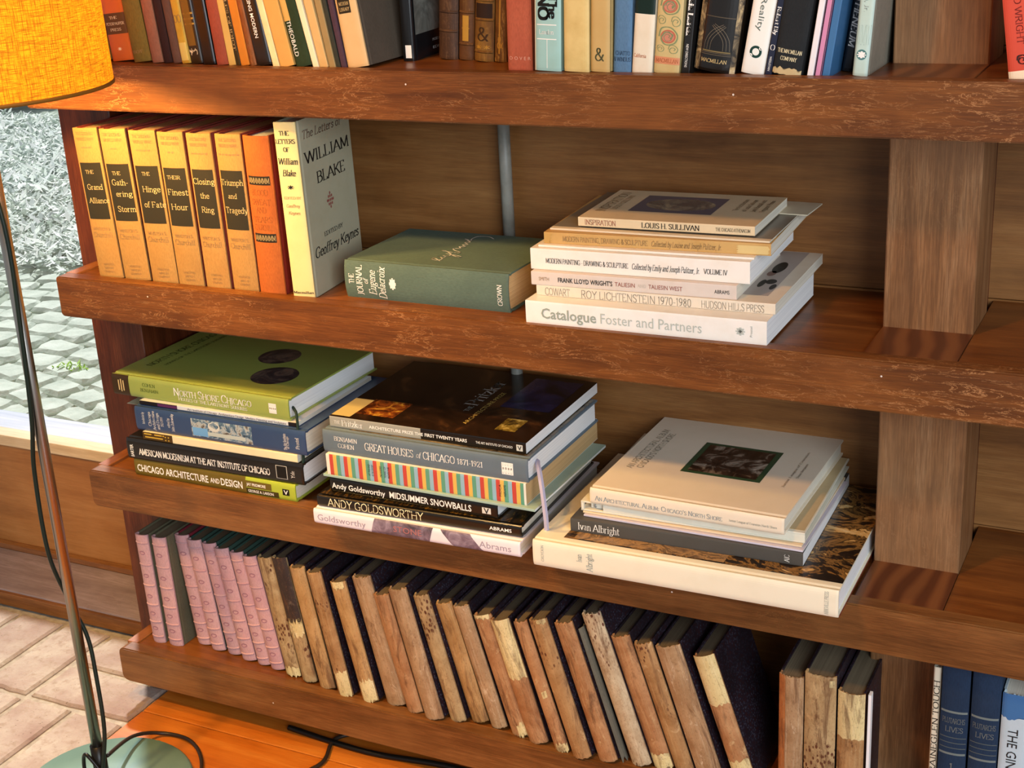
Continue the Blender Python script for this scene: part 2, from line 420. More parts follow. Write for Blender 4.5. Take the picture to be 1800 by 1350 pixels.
def make_book(name, label, T, H, D, mat, pg=None, style='hard', art=(), bulge=None, power=None, spine_mat=None, group=None,
              quarter=0.0, bands=0, torn=0.0, square=0.003, cover_name='cover', seed=0):
    rnd = random.Random(seed or int((T*7919+H*104729)*1e4))
    root = tag(empty(name), label, 'book', group)
    if bulge is None: bulge = {'hard': 0.0022, 'soft': 0.0005, 'old': min(0.006, T*0.2), 'round': min(0.004, T*0.12)}[style]
    if power is None: power = {'hard': 5, 'soft': 10, 'old': 2.2, 'round': 2.4}[style]
    th = {'hard': 0.0026, 'soft': 0.0005, 'old': 0.0026, 'round': 0.0026}[style]
    if style == 'soft': square = 0.0002
    th = min(th, T*0.2)
    N = 14
    def sy(b): return -bulge*(1-abs(2*b-1)**power)
    # outer profile of cover in x,y: from fore edge of back board, round the spine, to fore edge of the front board
    jd = 0.0012 if style in ('hard', 'round') else (0.0006 if style == 'old' else 0)
    prof = [(0, D), (0, D*0.5), (0, 0.030), (0, 0.009)]
    if jd: prof += [(jd, 0.006), (0.0004, 0.003)]
    for i in range(N+1):
        b = i/N; prof.append((b*T, sy(b)))
    nsp0 = len(prof)-N-1
    if jd: prof += [(T-0.0004, 0.003), (T-jd, 0.006)]
    prof += [(T, 0.009), (T, 0.030), (T, D*0.5), (T, D)]
    M = len(prof)
    inner = []
    for i, (x, y) in enumerate(prof):
        a = prof[max(i-1, 0)]; c = prof[min(i+1, M-1)]
        dx, dy = c[0]-a[0], c[1]-a[1]; l = math.hypot(dx, dy) or 1
        # path runs -y, +x, +y : inside is to the left
        inner.append((x-dy/l*th, y+dx/l*th))
    zs = [0, 0.003, H*0.35, H*0.65, H-0.003, H]
    vs, fs, mi = [], [], []
    for j, z in enumerate(zs):
        for ring, pr in ((0, prof), (1, inner)):
            for i, (x, y) in enumerate(pr):
                zz = z
                if torn and nsp0-1 <= i <= nsp0+N+1 and j in (0, len(zs)-1):
                    zz += (-1 if j else 1)*rnd.random()*torn*(1 if j else 0.5)
                if style in ('hard', 'round', 'old') and j in (0, len(zs)-1) and nsp0 <= i <= nsp0+N and ring == 0:
                    y = y+0.0005
                vs.append((x, y, zz))
    L = 2*M
    for j in range(len(zs)-1):
        for i in range(M-1):
            a, b = j*L+i, (j+1)*L+i
            isp = (nsp0-2 <= i < nsp0+N+1) or (quarter and (i in (2, 3) or i in (M-4, M-3)))
            fs.append((a, a+1, b+1, b)); mi.append(1 if isp else 0)
            fs.append((a+M, b+M, b+M+1, a+M+1)); mi.append(1 if isp else 0)
        fs.append((j*L, (j+1)*L, (j+1)*L+M, j*L+M)); mi.append(0)
        fs.append((j*L+M-1, j*L+2*M-1, (j+1)*L+2*M-1, (j+1)*L+M-1)); mi.append(0)
    for j in (0, len(zs)-1):
        for i in range(M-1):
            a = j*L+i; f = (a, a+M, a+M+1, a+1)
            isp = nsp0-2 <= i < nsp0+N+1
            fs.append(f if j else f[::-1]); mi.append(1 if isp else 0)
    obj(cover_name, (vs, fs, mi), [mat, spine_mat or mat], root)
    # page block
    py0 = 0.003 if style != 'soft' else 0.0008
    bm = box_bm(th, T-th, py0, D-square*1.1, square, H-square, 0)
    if style in ('round', 'old'):
        es = [e for e in bm.edges if abs(e.verts[0].co.z-e.verts[1].co.z) < 1e-6 and abs(e.verts[0].co.x-e.verts[1].co.x) > T/3]
        bmesh.ops.subdivide_edges(bm, edges=es, cuts=5)
        for v in bm.verts:
            b = (v.co.x-th)/(T-2*th); k = 1-(2*b-1)**2
            v.co.y -= bulge*0.7*k
    obj('page_block', bm, pg or PG, root)
    # flat print and panels
    def pt(face, a, b, off):
        if face == 'S':
            d = (a*0+1)
            return (b*T, sy(min(max(b, 0), 1))-off, H*(1-a))
        if face == 'F': return (T+off, b*D, H*(1-a))
        if face == 'B': return (b*T, a*D, -off)      # tail
    tv, tf, tm, tmats = [], [], [], []
    for it in art:
        if it[0] == 'P':
            _, face, a0, a1, b0, b1, mt, nm, k = it
            nb = 12 if face == 'S' else 1; na = 12 if k.get('rag') else 1
            v, f = [], []
            for i in range(na+1):
                for j in range(nb+1):
                    a = a0+(a1-a0)*i/na; b = b0+(b1-b0)*j/nb
                    if k.get('rag'):
                        if i == na: a += rnd.uniform(-1, 1)*k['rag']
                        if i == 0 and a0 > 0.02: a += rnd.uniform(-1, 1)*k['rag']
                    if k.get('slant'): a += k['slant']*(b-0.5)
                    v.append(pt(face, a, b, k.get('off', 0.00025)))
            for i in range(na):
                for j in range(nb):
                    q = i*(nb+1)+j
                    f.append((q, q+nb+1, q+nb+2, q+1) if face == 'S' else (q, q+nb+1, q+nb+2, q+1))
            obj(nm, (v, f), mt, root)
        elif it[0] == 'E':
            _, face, a, b, ra, rb, mt, nm = it
            v = [pt(face, a+ra*math.cos(t*math.pi/14), b+rb*math.sin(t*math.pi/14), 0.0003) for t in range(28)]
            obj(nm, (v, [tuple(range(28))]), mt, root)
        else:
            _, face, mode, s, lo, hi, c, cap, mt, font, k = it
            if font == 'sans': polys, wd = sans_text(s, k.get('bold', False))
            else: polys, wd = serif_text(s, k.get('nib', 1.25), k.get('thin', 0.5), k.get('ital', 0.0), k.get('small'), k.get('gap', 0.9), k.get('serifs', True))
            if mt not in tmats: tmats.append(mt)
            mid = tmats.index(mt)
            base = c; h_ = cap/10.0
            for p in polys:
                idx = []; vv_ = 0
                for (x, y) in p:
                    u = lo+(hi-lo)*x/wd; v_ = (y-5)*h_/(T if mode == 'along' else H if mode == 'horiz' else T)
                    if mode == 'along': a, b = u, base+v_             # right = towards tail, up = front cover
                    elif mode == 'horiz': a, b = base-v_, u           # upright reading
                    elif mode == 'up': a, b = 1-u, base-v_            # bottom-to-top reading
                    idx.append(len(tv)); tv.append(pt(face, a, b, 0.00045))
                tf.append(tuple(idx)); tm.append(mid)
    if tv: obj('lettering', (tv, tf, tm), tmats, root)
    if bands:
        for q in bands:
            v, f = [], []; n = 0; pr = [(0, -0.0018), (0.0012, -0.0006), (0.0012, 0.0006), (0, 0.0018)]
            for j in range(11):
                b = 0.03+0.94*j/10
                for o_, z_ in pr: v.append((b*T, sy(b)-o_-0.0001, H*(1-q)+z_))
            for j in range(10):
                for i in range(3): f.append((n+j*4+i, n+j*4+4+i, n+j*4+5+i, n+j*4+1+i))
            obj('raised_band', (v, f), spine_mat or mat, root)
    root['_dims'] = (T, H, D)
    return root
def stand(root, x, y, z, lean=0, yaw=0, right=False):
    """lean < 0 tips the head to the left about the lower left edge; lean > 0 to the right about the lower right edge"""
    T = root['_dims'][0]
    M = Matrix.Translation((x, y, z)) @ Matrix.Rotation(R(yaw), 4, 'Z')
    if lean > 0: M = Matrix.Translation((x, y, z)) @ Matrix.Rotation(R(yaw), 4, 'Z') @ Matrix.Translation((T, 0, 0)) @ Matrix.Rotation(R(lean), 4, 'Y') @ Matrix.Translation((-T, 0, 0))
    else: M = M @ Matrix.Rotation(R(lean), 4, 'Y')
    root.matrix_world = M; del root['_dims']; return root
def lay(root, x, y, z, yaw=0):
    H = root['_dims'][1]
    root.matrix_world = Matrix.Translation((x, y, z)) @ Matrix.Rotation(R(yaw), 4, 'Z') @ Matrix.Translation((H, 0, 0)) @ Matrix.Rotation(R(-90), 4, 'Y')
    del root['_dims']; return root

# ================================================================ setting
FZ = -0.72
h = 0.0608
ZT = [0.3055, 0.0, -0.3073, -0.6191]
XR = 2.3
PY, DEP = 0.119, 0.262

floor = tag(empty('floor', (0, 0, FZ)), kind='structure')
s = NT('mortar'); n = s.noise(s.coord((1, 1, 1)), 60, 5)
s.bump(n, 0.6, 0.002); MORT = s.out(s.ramp(n, [(0.3, '8E8578'), (0.7, 'B5AC9C')]), 0.9, 0.1)
obj('mortar_bed', box_bm(-3.2, XR, -3.0, 0.19, -0.06, -0.006), MORT, floor)
s = NT('old_brick'); v = s.coord((1, 1, 1)); n = s.noise(v, 9, 5, 0.6); n2 = s.noise(v, 70, 6, 0.7); n3 = s.noise(s.coord((12, 12, 12)), 1, 2)
c = s.ramp(n, [(0.3, '8E756A'), (0.48, 'A39286'), (0.66, 'B4AA9C')]); c = s.mix(s.ramp(n2, [(0.5, K4), (0.66, (0.7, 0.7, 0.7, 1))]), c, '93806E')
c = s.mix(s.ramp(s.noise(v, 160, 3), [(0.66, K4), (0.72, (0.8, 0.8, 0.8, 1))]), c, '6E5A4C')
s.bump(n2, 0.9, 0.003); BRICK = s.out(c, 0.75, 0.25)
def brick_bm(lx, ly, seed):
    rn = random.Random(seed); bm = bmesh.new()
    out = []
    n = 5
    per = [(lx*(i/n), 0) for i in range(n)]+[(lx, ly*(i/3)) for i in range(3)]+[(lx*(1-i/n), ly) for i in range(n)]+[(0, ly*(1-i/3)) for i in range(3)]
    per = [(x+rn.uniform(-.0022, .0022), y+rn.uniform(-.0022, .0022)) for x, y in per]
    cx, cy = lx/2, ly/2
    lo = [bm.verts.new((x, y, -0.03)) for x, y in per]; mid = [bm.verts.new((x, y, -0.004)) for x, y in per]
    top = [bm.verts.new((cx+(x-cx)*(1-0.008/lx), cy+(y-cy)*(1-0.008/ly), rn.uniform(-.0006, .0004))) for x, y in per]
    k = len(per)
    for a, b in ((lo, mid), (mid, top)):
        for i in range(k): bm.faces.new((a[i], a[(i+1) % k], b[(i+1) % k], b[i]))
    bm.faces.new(top)
    return bm
MOD = 0.215
k = 0
for i in range(-8, 3):
    for j in range(-5, 2):
        ox, oy = -0.166+i*MOD, -0.043+j*MOD
        if oy > 0.05+MOD or ox > 0.2: continue
        for q in (0, 1):
            if (i+j) % 2 == 0: x, y, lx, ly = ox, oy+q*MOD/2, MOD-0.012, MOD/2-0.012
            else: x, y, lx, ly = ox+q*MOD/2, oy, MOD/2-0.012, MOD-0.012
            if y+ly > 0.19: ly = 0.19-y
            if ly < 0.02 or x+lx > 0.045: continue
            k += 1; b = obj('brick', brick_bm(lx, ly, k), BRICK, floor, (x, y, 0))
for j in range(9):      # wooden boards in front of the shelf
    y1 = 0.12-j*0.135
    o = obj('floor_board', box_bm(0.045 if j else 0.045, XR, y1-0.133, y1, -0.03, 0.001, 0.0012, 1), PLANK, floor)

# wall to the left of the bookcase: panel, ledge, window
WY = 0.325; SZ = -0.448
wall = tag(empty('wall_back', (0, WY, 0)), kind='structure')
obj('wall_panel', box_bm(-3.0, -0.03, 0, 0.10, FZ, SZ-0.02), WALLW, wall)
obj('wall_panel_rear', box_bm(-0.03, XR, 0.0, 0.10, FZ, 1.5), WALLW, wall)
tr = tag(empty('trim_1', (0, 0, 0)), kind='structure')
obj('ledge_board', box_bm(-3.0, -0.05, 0.18, WY, FZ, FZ+0.028, 0.003), LEDGE, tr)
obj('front_strip', box_bm(-3.0, -0.05, 0.172, 0.181, FZ, FZ+0.026, 0.002), FASC4, tr)
obj('cove_strip', tube([(-3, WY-0.004, FZ+0.03), (-0.05, WY-0.004, FZ+0.03)], 0.011, 8, 0), FASC4, tr)
wd = tag(empty('window_1', (0, WY, 0)), kind='structure')
STOP = wood('window_stop_wood', 'B89A74', 'D9C29C', 'E8D9BC', 'x', 1, 0, 0.5)
obj('window_sill', box_bm(-3.0, -0.05, -0.004, 0.03, SZ-0.022, SZ, 0.002), STOP, wd)
s = NT('sky_tinted_sill'); SILL = s.out(s.ramp(s.noise(s.coord((2, 30, 30)), 4, 4), [(0.3, 'A9B6CC'), (0.7, 'C9D2E0')]), 0.35, 0.5)  # pale blue of the reflected sky is put into the sill colour
obj('outer_sill', box_bm(-3.0, -0.05, 0.05, 0.125, SZ-0.05, SZ-0.012, 0.003), SILL, wd)
s = NT('window_glass')
gl = s.n('ShaderNodeBsdfGlass'); tp = s.n('ShaderNodeBsdfTransparent'); mx = s.n('ShaderNodeMixShader')
gl.inputs['Roughness'].default_value = 0.0; gl.inputs['IOR'].default_value = 1.45; mx.inputs[0].default_value = 0.93
gs = s.n('ShaderNodeBsdfGlossy'); gs.inputs['Roughness'].default_value = 0.02; mx.inputs[0].default_value = 0.06
s.l(tp.outputs[0], mx.inputs[1]); s.l(gs.outputs[0], mx.inputs[2])
s.l(mx.outputs[0], s.t.nodes['Material Output'].inputs[0]); GLASS = s.m
obj('glass_pane', box_bm(-3.0, -0.04, 0.034, 0.040, SZ-0.01, 1.5), GLASS, wd)
obj('window_jamb', box_bm(-0.06, -0.03, -0.004, 0.10, SZ-0.02, 1.5), POSTD, wd)
ce = tag(obj('ceiling', box_bm(-3.2, 3.6, -3.4, 0.45, 1.70, 1.78), BACK), kind='structure')

# ---------------------------------------------------------------- outside
s = NT('granite_sett'); v = s.coord((1, 1, 1)); n = s.noise(v, 12, 5)
c = s.ramp(n, [(0.3, 'A6B4A6'), (0.5, 'BECABC'), (0.7, 'D2DCD0')]); s.bump(s.noise(v, 60, 5), 0.7, 0.004); SETT = s.out(c, 0.7, 0.3)
s = NT('outside_soil'); n = s.noise(s.coord((1, 1, 1)), 16, 6); GRND = s.out(s.ramp(n, [(0.3, '7A887A'), (0.7, 'AAB6A6')]), 0.9, 0.1)
GZ = -0.70
yard = tag(obj('outside_ground', box_bm(-9, 0.6, 0.46, 9, GZ-0.2, GZ-0.004), GRND), kind='structure')
pave = tag(empty('courtyard_paving', (0, 0, GZ)), kind='structure')
rn = random.Random(3)
r_ = 0
y = 0.60
while y < 2.35:
    dy = rn.uniform(0.085, 0.105)
    x = -0.40-(y-0.6)*0.80-rn.random()*0.1
    x_end = -1.45-(y-0.6)*1.30
    while x > x_end-0.15:
        dx = rn.uniform(0.10, 0.155)
        bm = bmesh.new(); k = 10; per = []
        for i in range(k):
            a = 2*math.pi*(i+0.5)/k
            cx = max(-1, min(1, math.cos(a)*1.35)); cy = max(-1, min(1, math.sin(a)*1.35))
            per.append((cx*(dx/2-0.004)+rn.uniform(-.006, .006), cy*(dy/2-0.004)+rn.uniform(-.005, .005)))
        lo = [bm.verts.new((p[0], p[1], -0.03)) for p in per]; mi_ = [bm.verts.new((p[0], p[1], 0.002)) for p in per]
        to = [bm.verts.new((p[0]*.84, p[1]*.8, 0.011+rn.uniform(-.002, .003))) for p in per]
        for A_, B_ in ((lo, mi_), (mi_, to)):
            for i in range(k): bm.faces.new((A_[i], A_[(i+1) % k], B_[(i+1) % k], B_[i]))
        bm.faces.new(to)
        o = obj('paving_sett', bm, SETT, pave, (x, y+0.10*math.sin(x*3), 0)); o.rotation_euler.z = rn.uniform(-.06, .06)+0.25*math.cos(x*3)
        x -= dx
    y += dy
def leaves(name, n, gen, mats, label=None, cat=None, kind='stuff'):
    v, f, mi = [], [], []
    for q in range(n):
        p, L, W, az, el = gen(q)
        d = Vector((math.cos(az)*math.cos(el), math.sin(az)*math.cos(el), math.sin(el)))
        sd = Vector((-math.sin(az), math.cos(az), rn.uniform(-.5, .5))).normalized()
        b = len(v); p = Vector(p)
        for a_, s_ in ((0, 0), (.5, 1), (1, 0), (.5, -1)): v.append(tuple(p+d*L*a_+sd*W*s_))
        f.append((b, b+1, b+2, b+3)); mi.append(rn.randrange(len(mats)))
    o = obj(name, (v, f, mi), mats); return tag(o, label, cat, kind=kind)
def flat(name, col, rough=0.7, spec=0.3):
    s = NT(name); return s.out(col, rough, spec)
LV = [flat('leaf_pale', 'EEF4EC'), flat('leaf_grey', 'ECF2EE'), flat('leaf_mid', 'DCE8DC'), flat('leaf_dark', 'C4D0CA')]
def g1(q):
    y = rn.uniform(1.95, 4.3); x = -1.7-(y-2.0)*1.05+rn.uniform(-1.6, 0.6)
    return (x, y, GZ+rn.uniform(0, .05)), rn.uniform(.04, .09), rn.uniform(.005, .012), rn.uniform(0, 6.28), rn.uniform(-.2, .7)
leaves('ground_cover', 20000, g1, LV, 'pale tangled ground-cover leaves beyond the stone setts', 'ground cover')
for nm, lb, (bx, by, br, bh), mm in (('shrub', 'dark blurred shrub behind the pale leaves, nearer the post', (-3.6, 4.9, .55, .5), [flat('shrub_a', '5A6C66'), flat('shrub_b', '7B9088'), flat('shrub_c', '8FA0A8')]),
                                 ('shrub', 'greener blurred shrub behind the pale leaves, under the lampshade', (-5.1, 4.9, .5, .45), [flat('shrub_d', '6E8A68'), flat('shrub_e', '93A98A')])):
    def g2(q, bx=bx, by=by, br=br, bh=bh):
        a = rn.uniform(0, 6.28); e = rn.uniform(0, 1.57); r = br*rn.uniform(.7, 1)
        return (bx+r*math.cos(a)*math.cos(e), by+r*math.sin(a)*math.cos(e), GZ+bh*math.sin(e)), rn.uniform(.05, .1), rn.uniform(.02, .03), rn.uniform(0, 6.28), rn.uniform(-.5, 1)
    leaves(nm, 1500, g2, mm, lb, 'shrub', kind='thing')
v = [(-1.32, 1.75), (-1.22, 1.55), (-1.12, 1.38), (-1.2, 1.2)]
def g3(q):
    x, y = v[q % 4]; return (x+rn.uniform(-.06, .06), y+rn.uniform(-.02, .02), GZ+.008), rn.uniform(.01, .03), .003, rn.uniform(0, 6.28), rn.uniform(0, 1)
leaves('grass_tuft', 160, g3, [flat('grass_green', '9CCB3C')], 'bright green grass growing in the joints of the stone setts', 'grass')

# ================================================================ bookcase
bc = tag(empty('bookcase', (0, 0, 0)), 'built-in redwood bookcase with four thick-fronted shelves between square posts', 'bookcase')
for nm, x0, x1, mt, lb in (('post', -0.059, 0.040, POSTD, 'darker reddish post at the left end'), ('post', 1.1735, 1.2760, POST, 'weathered brown post with rough grain')):
    o = obj(nm, box_bm(x0, x1, PY, 0.215 if x0 > 1 else WY, FZ, 1.6, 0.0015, 1), mt, bc); o['label'] = lb
obj('post_rear_strip', box_bm(1.180, 1.270, 0.215, DEP, FZ, 1.6), POSTD, bc)
for z0, z1_ in ((FZ, ZT[3]), (ZT[3], ZT[2]), (ZT[2], ZT[1]), (ZT[1], ZT[0]), (ZT[0], 1.5)):
    obj('back_panel', box_bm(0.035, XR, DEP, DEP+0.012, z0+0.0005, z1_-0.0005, 0.0008, 1), BACK, bc)
for i, z in enumerate(ZT):
    mt = FASC if i < 2 else FASC4
    bm = box_bm(0, XR, 0, 0.022, z-h, z, 0)
    be = [e for e in bm.edges if all(v.co.x < 0.001 for v in e.verts) and abs(e.verts[0].co.y-e.verts[1].co.y) > 0.01]
    bmesh.ops.bevel(bm, geom=be, offset=(0.006, 0.006, 0.009, 0.012)[i], segments=4, affect='EDGES', profile=0.5)
    bmesh.ops.bevel(bm, geom=[e for e in bm.edges if all(abs(v.co.y) < 1e-5 for v in e.verts) and e.is_manifold and len([f for f in e.link_faces if abs(f.normal.y) < .5]) == 1], offset=0.0018, segments=2, affect='EDGES')
    sh = obj('shelf', bm, mt, bc)
    top = -0.003 if i != 2 else -0.005
    obj('shelf_panel', box_bm(0.0215, 1.1735, 0.0225, PY, z-h*0.6, z+top), SHELF, sh)
    obj('shelf_panel', box_bm(0.041, 1.1735, PY, DEP, z-h*0.6, z+top), SHELF, sh)
    obj('shelf_panel', box_bm(1.2765, XR, 0.0225, DEP, z-h*0.6, z-0.002), SHELF, sh)
    obj('cross_board', box_bm(1.1740, 1.2760, 0.0222, PY, z-h*0.6, z-0.0003), CROSS, sh)
    obj('end_strip', box_bm(0.0006, 0.0212, 0.0222, PY, z-h+.002, z-0.0002, 0.001, 1), SHELFY, sh)
NAIL = flat('pale_nail_dot', 'D8CCC0')
v, f = [], []
for (x, z) in ((1.03, 0.287), (1.20, -0.018), (0.17, -0.016), (0.62, 0.29), (1.38, 0.29), (0.3, -0.652), (0.95, -0.335)):
    b = len(v)
    for t in range(8): v.append((x+0.0012*math.cos(t*math.pi/4), -0.0006, z+0.0012*math.sin(t*math.pi/4)))
    f.append(tuple(range(b, b+8)))
obj('nail_hole', (v, f), NAIL, bc)
s = NT('grey_painted_pipe'); PIPE = s.out(s.ramp(s.noise(s.coord((1, 1, 1)), 30, 3), [(0.3, '74746C'), (0.7, '94938A')]), 0.45, 0.5)
pr = tag(empty('support_rod', (0.625, 0.240, FZ)), 'grey metal rod running vertically behind the shelves', 'rod')
for z0, z1_ in ((FZ+0.001, ZT[3]-h*0.6), (ZT[3]-.003, ZT[2]-h*0.6), (ZT[2]-.005, ZT[1]-h*0.6), (ZT[1]-.003, ZT[0]-h*0.6), (ZT[0]-.003, 1.2)):
    obj('rod_length', tube([(0, 0, z0-FZ), (0, 0, z1_-FZ)], 0.0085, 16, 0), PIPE, pr, smooth=True)

# ================================================================ books: shared print colours
INK = flat('black_ink', '1C1A18', 0.5); WH = flat('white_ink', 'F1EFE8', 0.5); GOLD = flat('gilt_lettering', 'D9BE84', 0.4)
GREY = flat('grey_ink', '9AA099', 0.5); TAN = flat('brown_ink', '9A7B54', 0.5); CREAMI = flat('cream_ink', 'F0E3B8', 0.5)
NAVYI = flat('dark_blue_ink', '26344A', 0.5); BLK = flat('black_print', '15130F', 0.45); REDI = flat('reddish_ink', '8E4A3A', 0.5)
GREYD = flat('grey_brown_ink', '7E786C', 0.5)
def fr(p, a, b, k=1.07):
    u = (p-a)/(b-a); return u*k/(u*k+(1-u))
def A(s, p0, p1, X0, X1, c, cap, mt, font='serif', **k):     # text along a lying book's spine, from measured places
    return T_('S', 'along', s, fr(p0, X0, X1), fr(p1, X0, X1), c, cap, mt, font, **k)

# ---- second shelf: the uniform history set
TANC = cloth('B48A50', 'A2743E'); DKP = flat('dark_title_label', '2E2A1E', 0.6)
S2Z = -0.003
hist = [  # x, y, T, lean, lines, stars, label
 (0.062, 0.027, 0.045, -2.4, [('THE', .285, .022, .28, .62), ('Grand', .385, .034, .24, .86), ('Alliance', .475, .034, .22, 1.0)], 3, 'tan cloth book leftmost in its row, dark label reading The Grand Alliance'),
 (0.1085, 0.028, 0.0475, -2.2, [('THE', .285, .022, .28, .60), ('Gath-', .345, .036, .2, .82), ('ering', .42, .034, .3, .9), ('Storm', .52, .036, .26, .93)], 2, 'tan cloth book with dark label reading The Gathering Storm'),
 (0.160, 0.027, 0.047, -1.7, [('THE', .275, .022, .32, .62), ('Hinge', .375, .036, .25, .9), ('of Fate', .475, .036, .22, 1.0)], 4, 'tan cloth book with dark label reading The Hinge of Fate'),
 (0.2095, 0.025, 0.0445, -1.2, [('THEIR', .285, .022, .2, .72), ('Finest', .38, .036, .14, .92), ('Hour', .475, .036, .2, .85)], 2, 'tan cloth book with dark label reading Their Finest Hour'),
 (0.2575, 0.0255, 0.0415, -0.9, [('Closing', .30, .036, .08, .95), ('the', .39, .034, .32, .68), ('Ring', .48, .036, .3, .8)], 5, 'tan cloth book with dark label reading Closing the Ring'),
 (0.3015, 0.029, 0.0425, -0.5, [('Triumph', .30, .034, .06, .92), ('and', .385, .03, .3, .64), ('Tragedy', .475, .036, .12, .96)], 6, 'tan cloth book with dark label reading Triumph and Tragedy')]
for x, y, t, ln, lines, st, lb in hist:
    art = [P_('S', .225, .60, .07, .93, DKP)]
    art += [T_('S', 'horiz', s_, lo, hi, a, cp*.219, GOLD, nib=1.0, thin=.6) for s_, a, cp, lo, hi in lines]
    art += [T_('S', 'horiz', 'THE SECOND', .15, .85, .035, .0042, TAN), T_('S', 'horiz', 'WORLD WAR', .15, .85, .07, .0042, TAN),
            T_('S', 'horiz', '*'*st, .5-.07*st, .5+.07*st, .125, .0035, TAN),
            T_('S', 'horiz', 'WINSTON S.', .15, .88, .665, .0042, TAN), T_('S', 'horiz', 'Churchill', .12, .9, .705, .007, TAN, nib=.9),
            T_('S', 'horiz', 'HOUGHTON', .3, .75, .905, .0028, TAN), T_('S', 'horiz', 'MIFFLIN', .35, .7, .93, .0028, TAN), T_('S', 'horiz', 'COMPANY', .32, .73, .955, .0028, TAN)]
    stand(make_book('history_book', lb, t-.001, .217, .145, cloth('8A3A2C'), style='round', spine_mat=TANC, art=art, pg=pages('C9A67A', '8A6840'), group='tan cloth histories on the second shelf', bulge=.003, quarter=0), x, y, S2Z, ln)
GBND = flat('black_gilt_band', '2B2418', .5)
art = []
for a0 in (.245, .605):
    art += [P_('S', a0, a0+.055, .1, .92, GBND, name='ornamental_band'), T_('S', 'horiz', 'MMMMMMM', .12, .9, a0+.027, .007, GOLD, nib=.8)]
art += [T_('S', 'horiz', s_, lo, hi, a, .0075, flat('faded_ochre_ink', 'A8602A'), nib=.9) for s_, a, lo, hi in (('BLOOD', .345, .2, .8), ('SWEAT', .405, .15, .85), ('AND', .455, .3, .68), ('TEARS', .515, .15, .85), ('CHURCHILL', .565, .15, .85))]
stand(make_book('history_book', 'rust-orange cloth book with black ornamental bands, right of the tan set', .041, .217, .15, cloth('7A241A'), style='round', spine_mat=cloth('B9662F', '9A4A22'), art=art, bulge=.005), .3475, .027, S2Z, -.1)
# the letters, jacket cream/grey
JK = paper('DCCB92', .5); JG = paper('A9A58C', .6)
art = [T_('S', 'horiz', s_, lo, hi, a, cp*.237, mt_, ital=it, nib=nb) for s_, lo, hi, a, cp, mt_, it, nb in (
    ('THE', .25, .68, .06, .024, INK, 0, 1.9), ('LETTERS', .04, .92, .105, .024, INK, 0, 1.9), ('OF', .36, .62, .15, .024, INK, 0, 1.9), ('William', .04, .93, .215, .034, INK, .22, 1.6), ('Blake', .2, .78, .28, .034, INK, .22, 1.6),
    ('*', .32, .66, .36, .03, INK, 0, 1.2), ('EDITED BY', .12, .9, .42, .014, TAN, 0, 1.6), ('Geoffrey', .18, .8, .465, .018, TAN, .2, 1.4), ('Keynes', .25, .78, .505, .018, TAN, .2, 1.4), ('Macmillan', .03, .97, .965, .014, INK, 0, 1.7))]
art += [T_('F', 'horiz', s_, lo, hi, a, cp*.237, mt_, ital=it, nib=nb) for s_, lo, hi, a, cp, mt_, it, nb in (
    ('The Letters of', .09, .82, .085, .045, flat('dull_brown_ink', '6A4838'), .2, 1.1), ('WILLIAM', .1, .94, .215, .062, INK, 0, 1.5), ('BLAKE', .28, .82, .345, .062, INK, 0, 1.5),
    ('EDITED BY', .3, .66, .675, .024, INK, 0, 1.6), ('Geoffrey Keynes', .09, .95, .755, .058, INK, .22, 1.5))]
RO = flat('red_ornament', '8A4C44')
for da, db in ((0, 0), (.022, 0), (-.022, 0), (0, .03), (0, -.03), (.04, 0), (-.04, 0), (0, .055), (0, -.055), (.022, .03), (-.022, .03), (.022, -.03), (-.022, -.03)):
    art.append(E_('F', .5+da, .48+db, .009, .012, RO, name='cover_ornament'))
stand(make_book('letters_book', 'tall cream and grey jacketed book of letters leaning on the rust book', .032, .237, .150, JG, spine_mat=JK, art=art, seed=4, bulge=.0012), .4065, .021, S2Z, -.8, 6)
# green journal, lying
GC = cloth('5A6E64', '4C5E56')
art = [T_('S', 'horiz', 'THE', .40, .66, .045, .008, WH, nib=1.6, serifs=False), T_('S', 'horiz', 'JOURNAL', .1, .9, .095, .009, WH, nib=1.6), T_('S', 'horiz', 'of', .42, .55, .135, .007, WH, ital=.2, nib=1.5),
       T_('S', 'horiz', 'Eugene', .14, .78, .175, .011, WH, ital=.2, nib=1.3), T_('S', 'horiz', 'Delacroix', .05, .88, .235, .011, WH, ital=.2, nib=1.3), T_('S', 'horiz', '*', .34, .62, .305, .012, WH, nib=2.2, thin=1.8),
       T_('S', 'horiz', 'CROWN', .18, .72, .95, .0065, WH, nib=1.4),
       T_('F', 'horiz', '~', .14, .95, .50, .030, WH, ital=.2, nib=.55, thin=.5, serifs=False)]
lay(make_book('journal_book', 'thick green cloth book lying flat beside the cream jacketed book', .051, .246, .17, GC, art=art, pg=PGO, style='round', bulge=.004), .475, .048, S2Z, -.6)

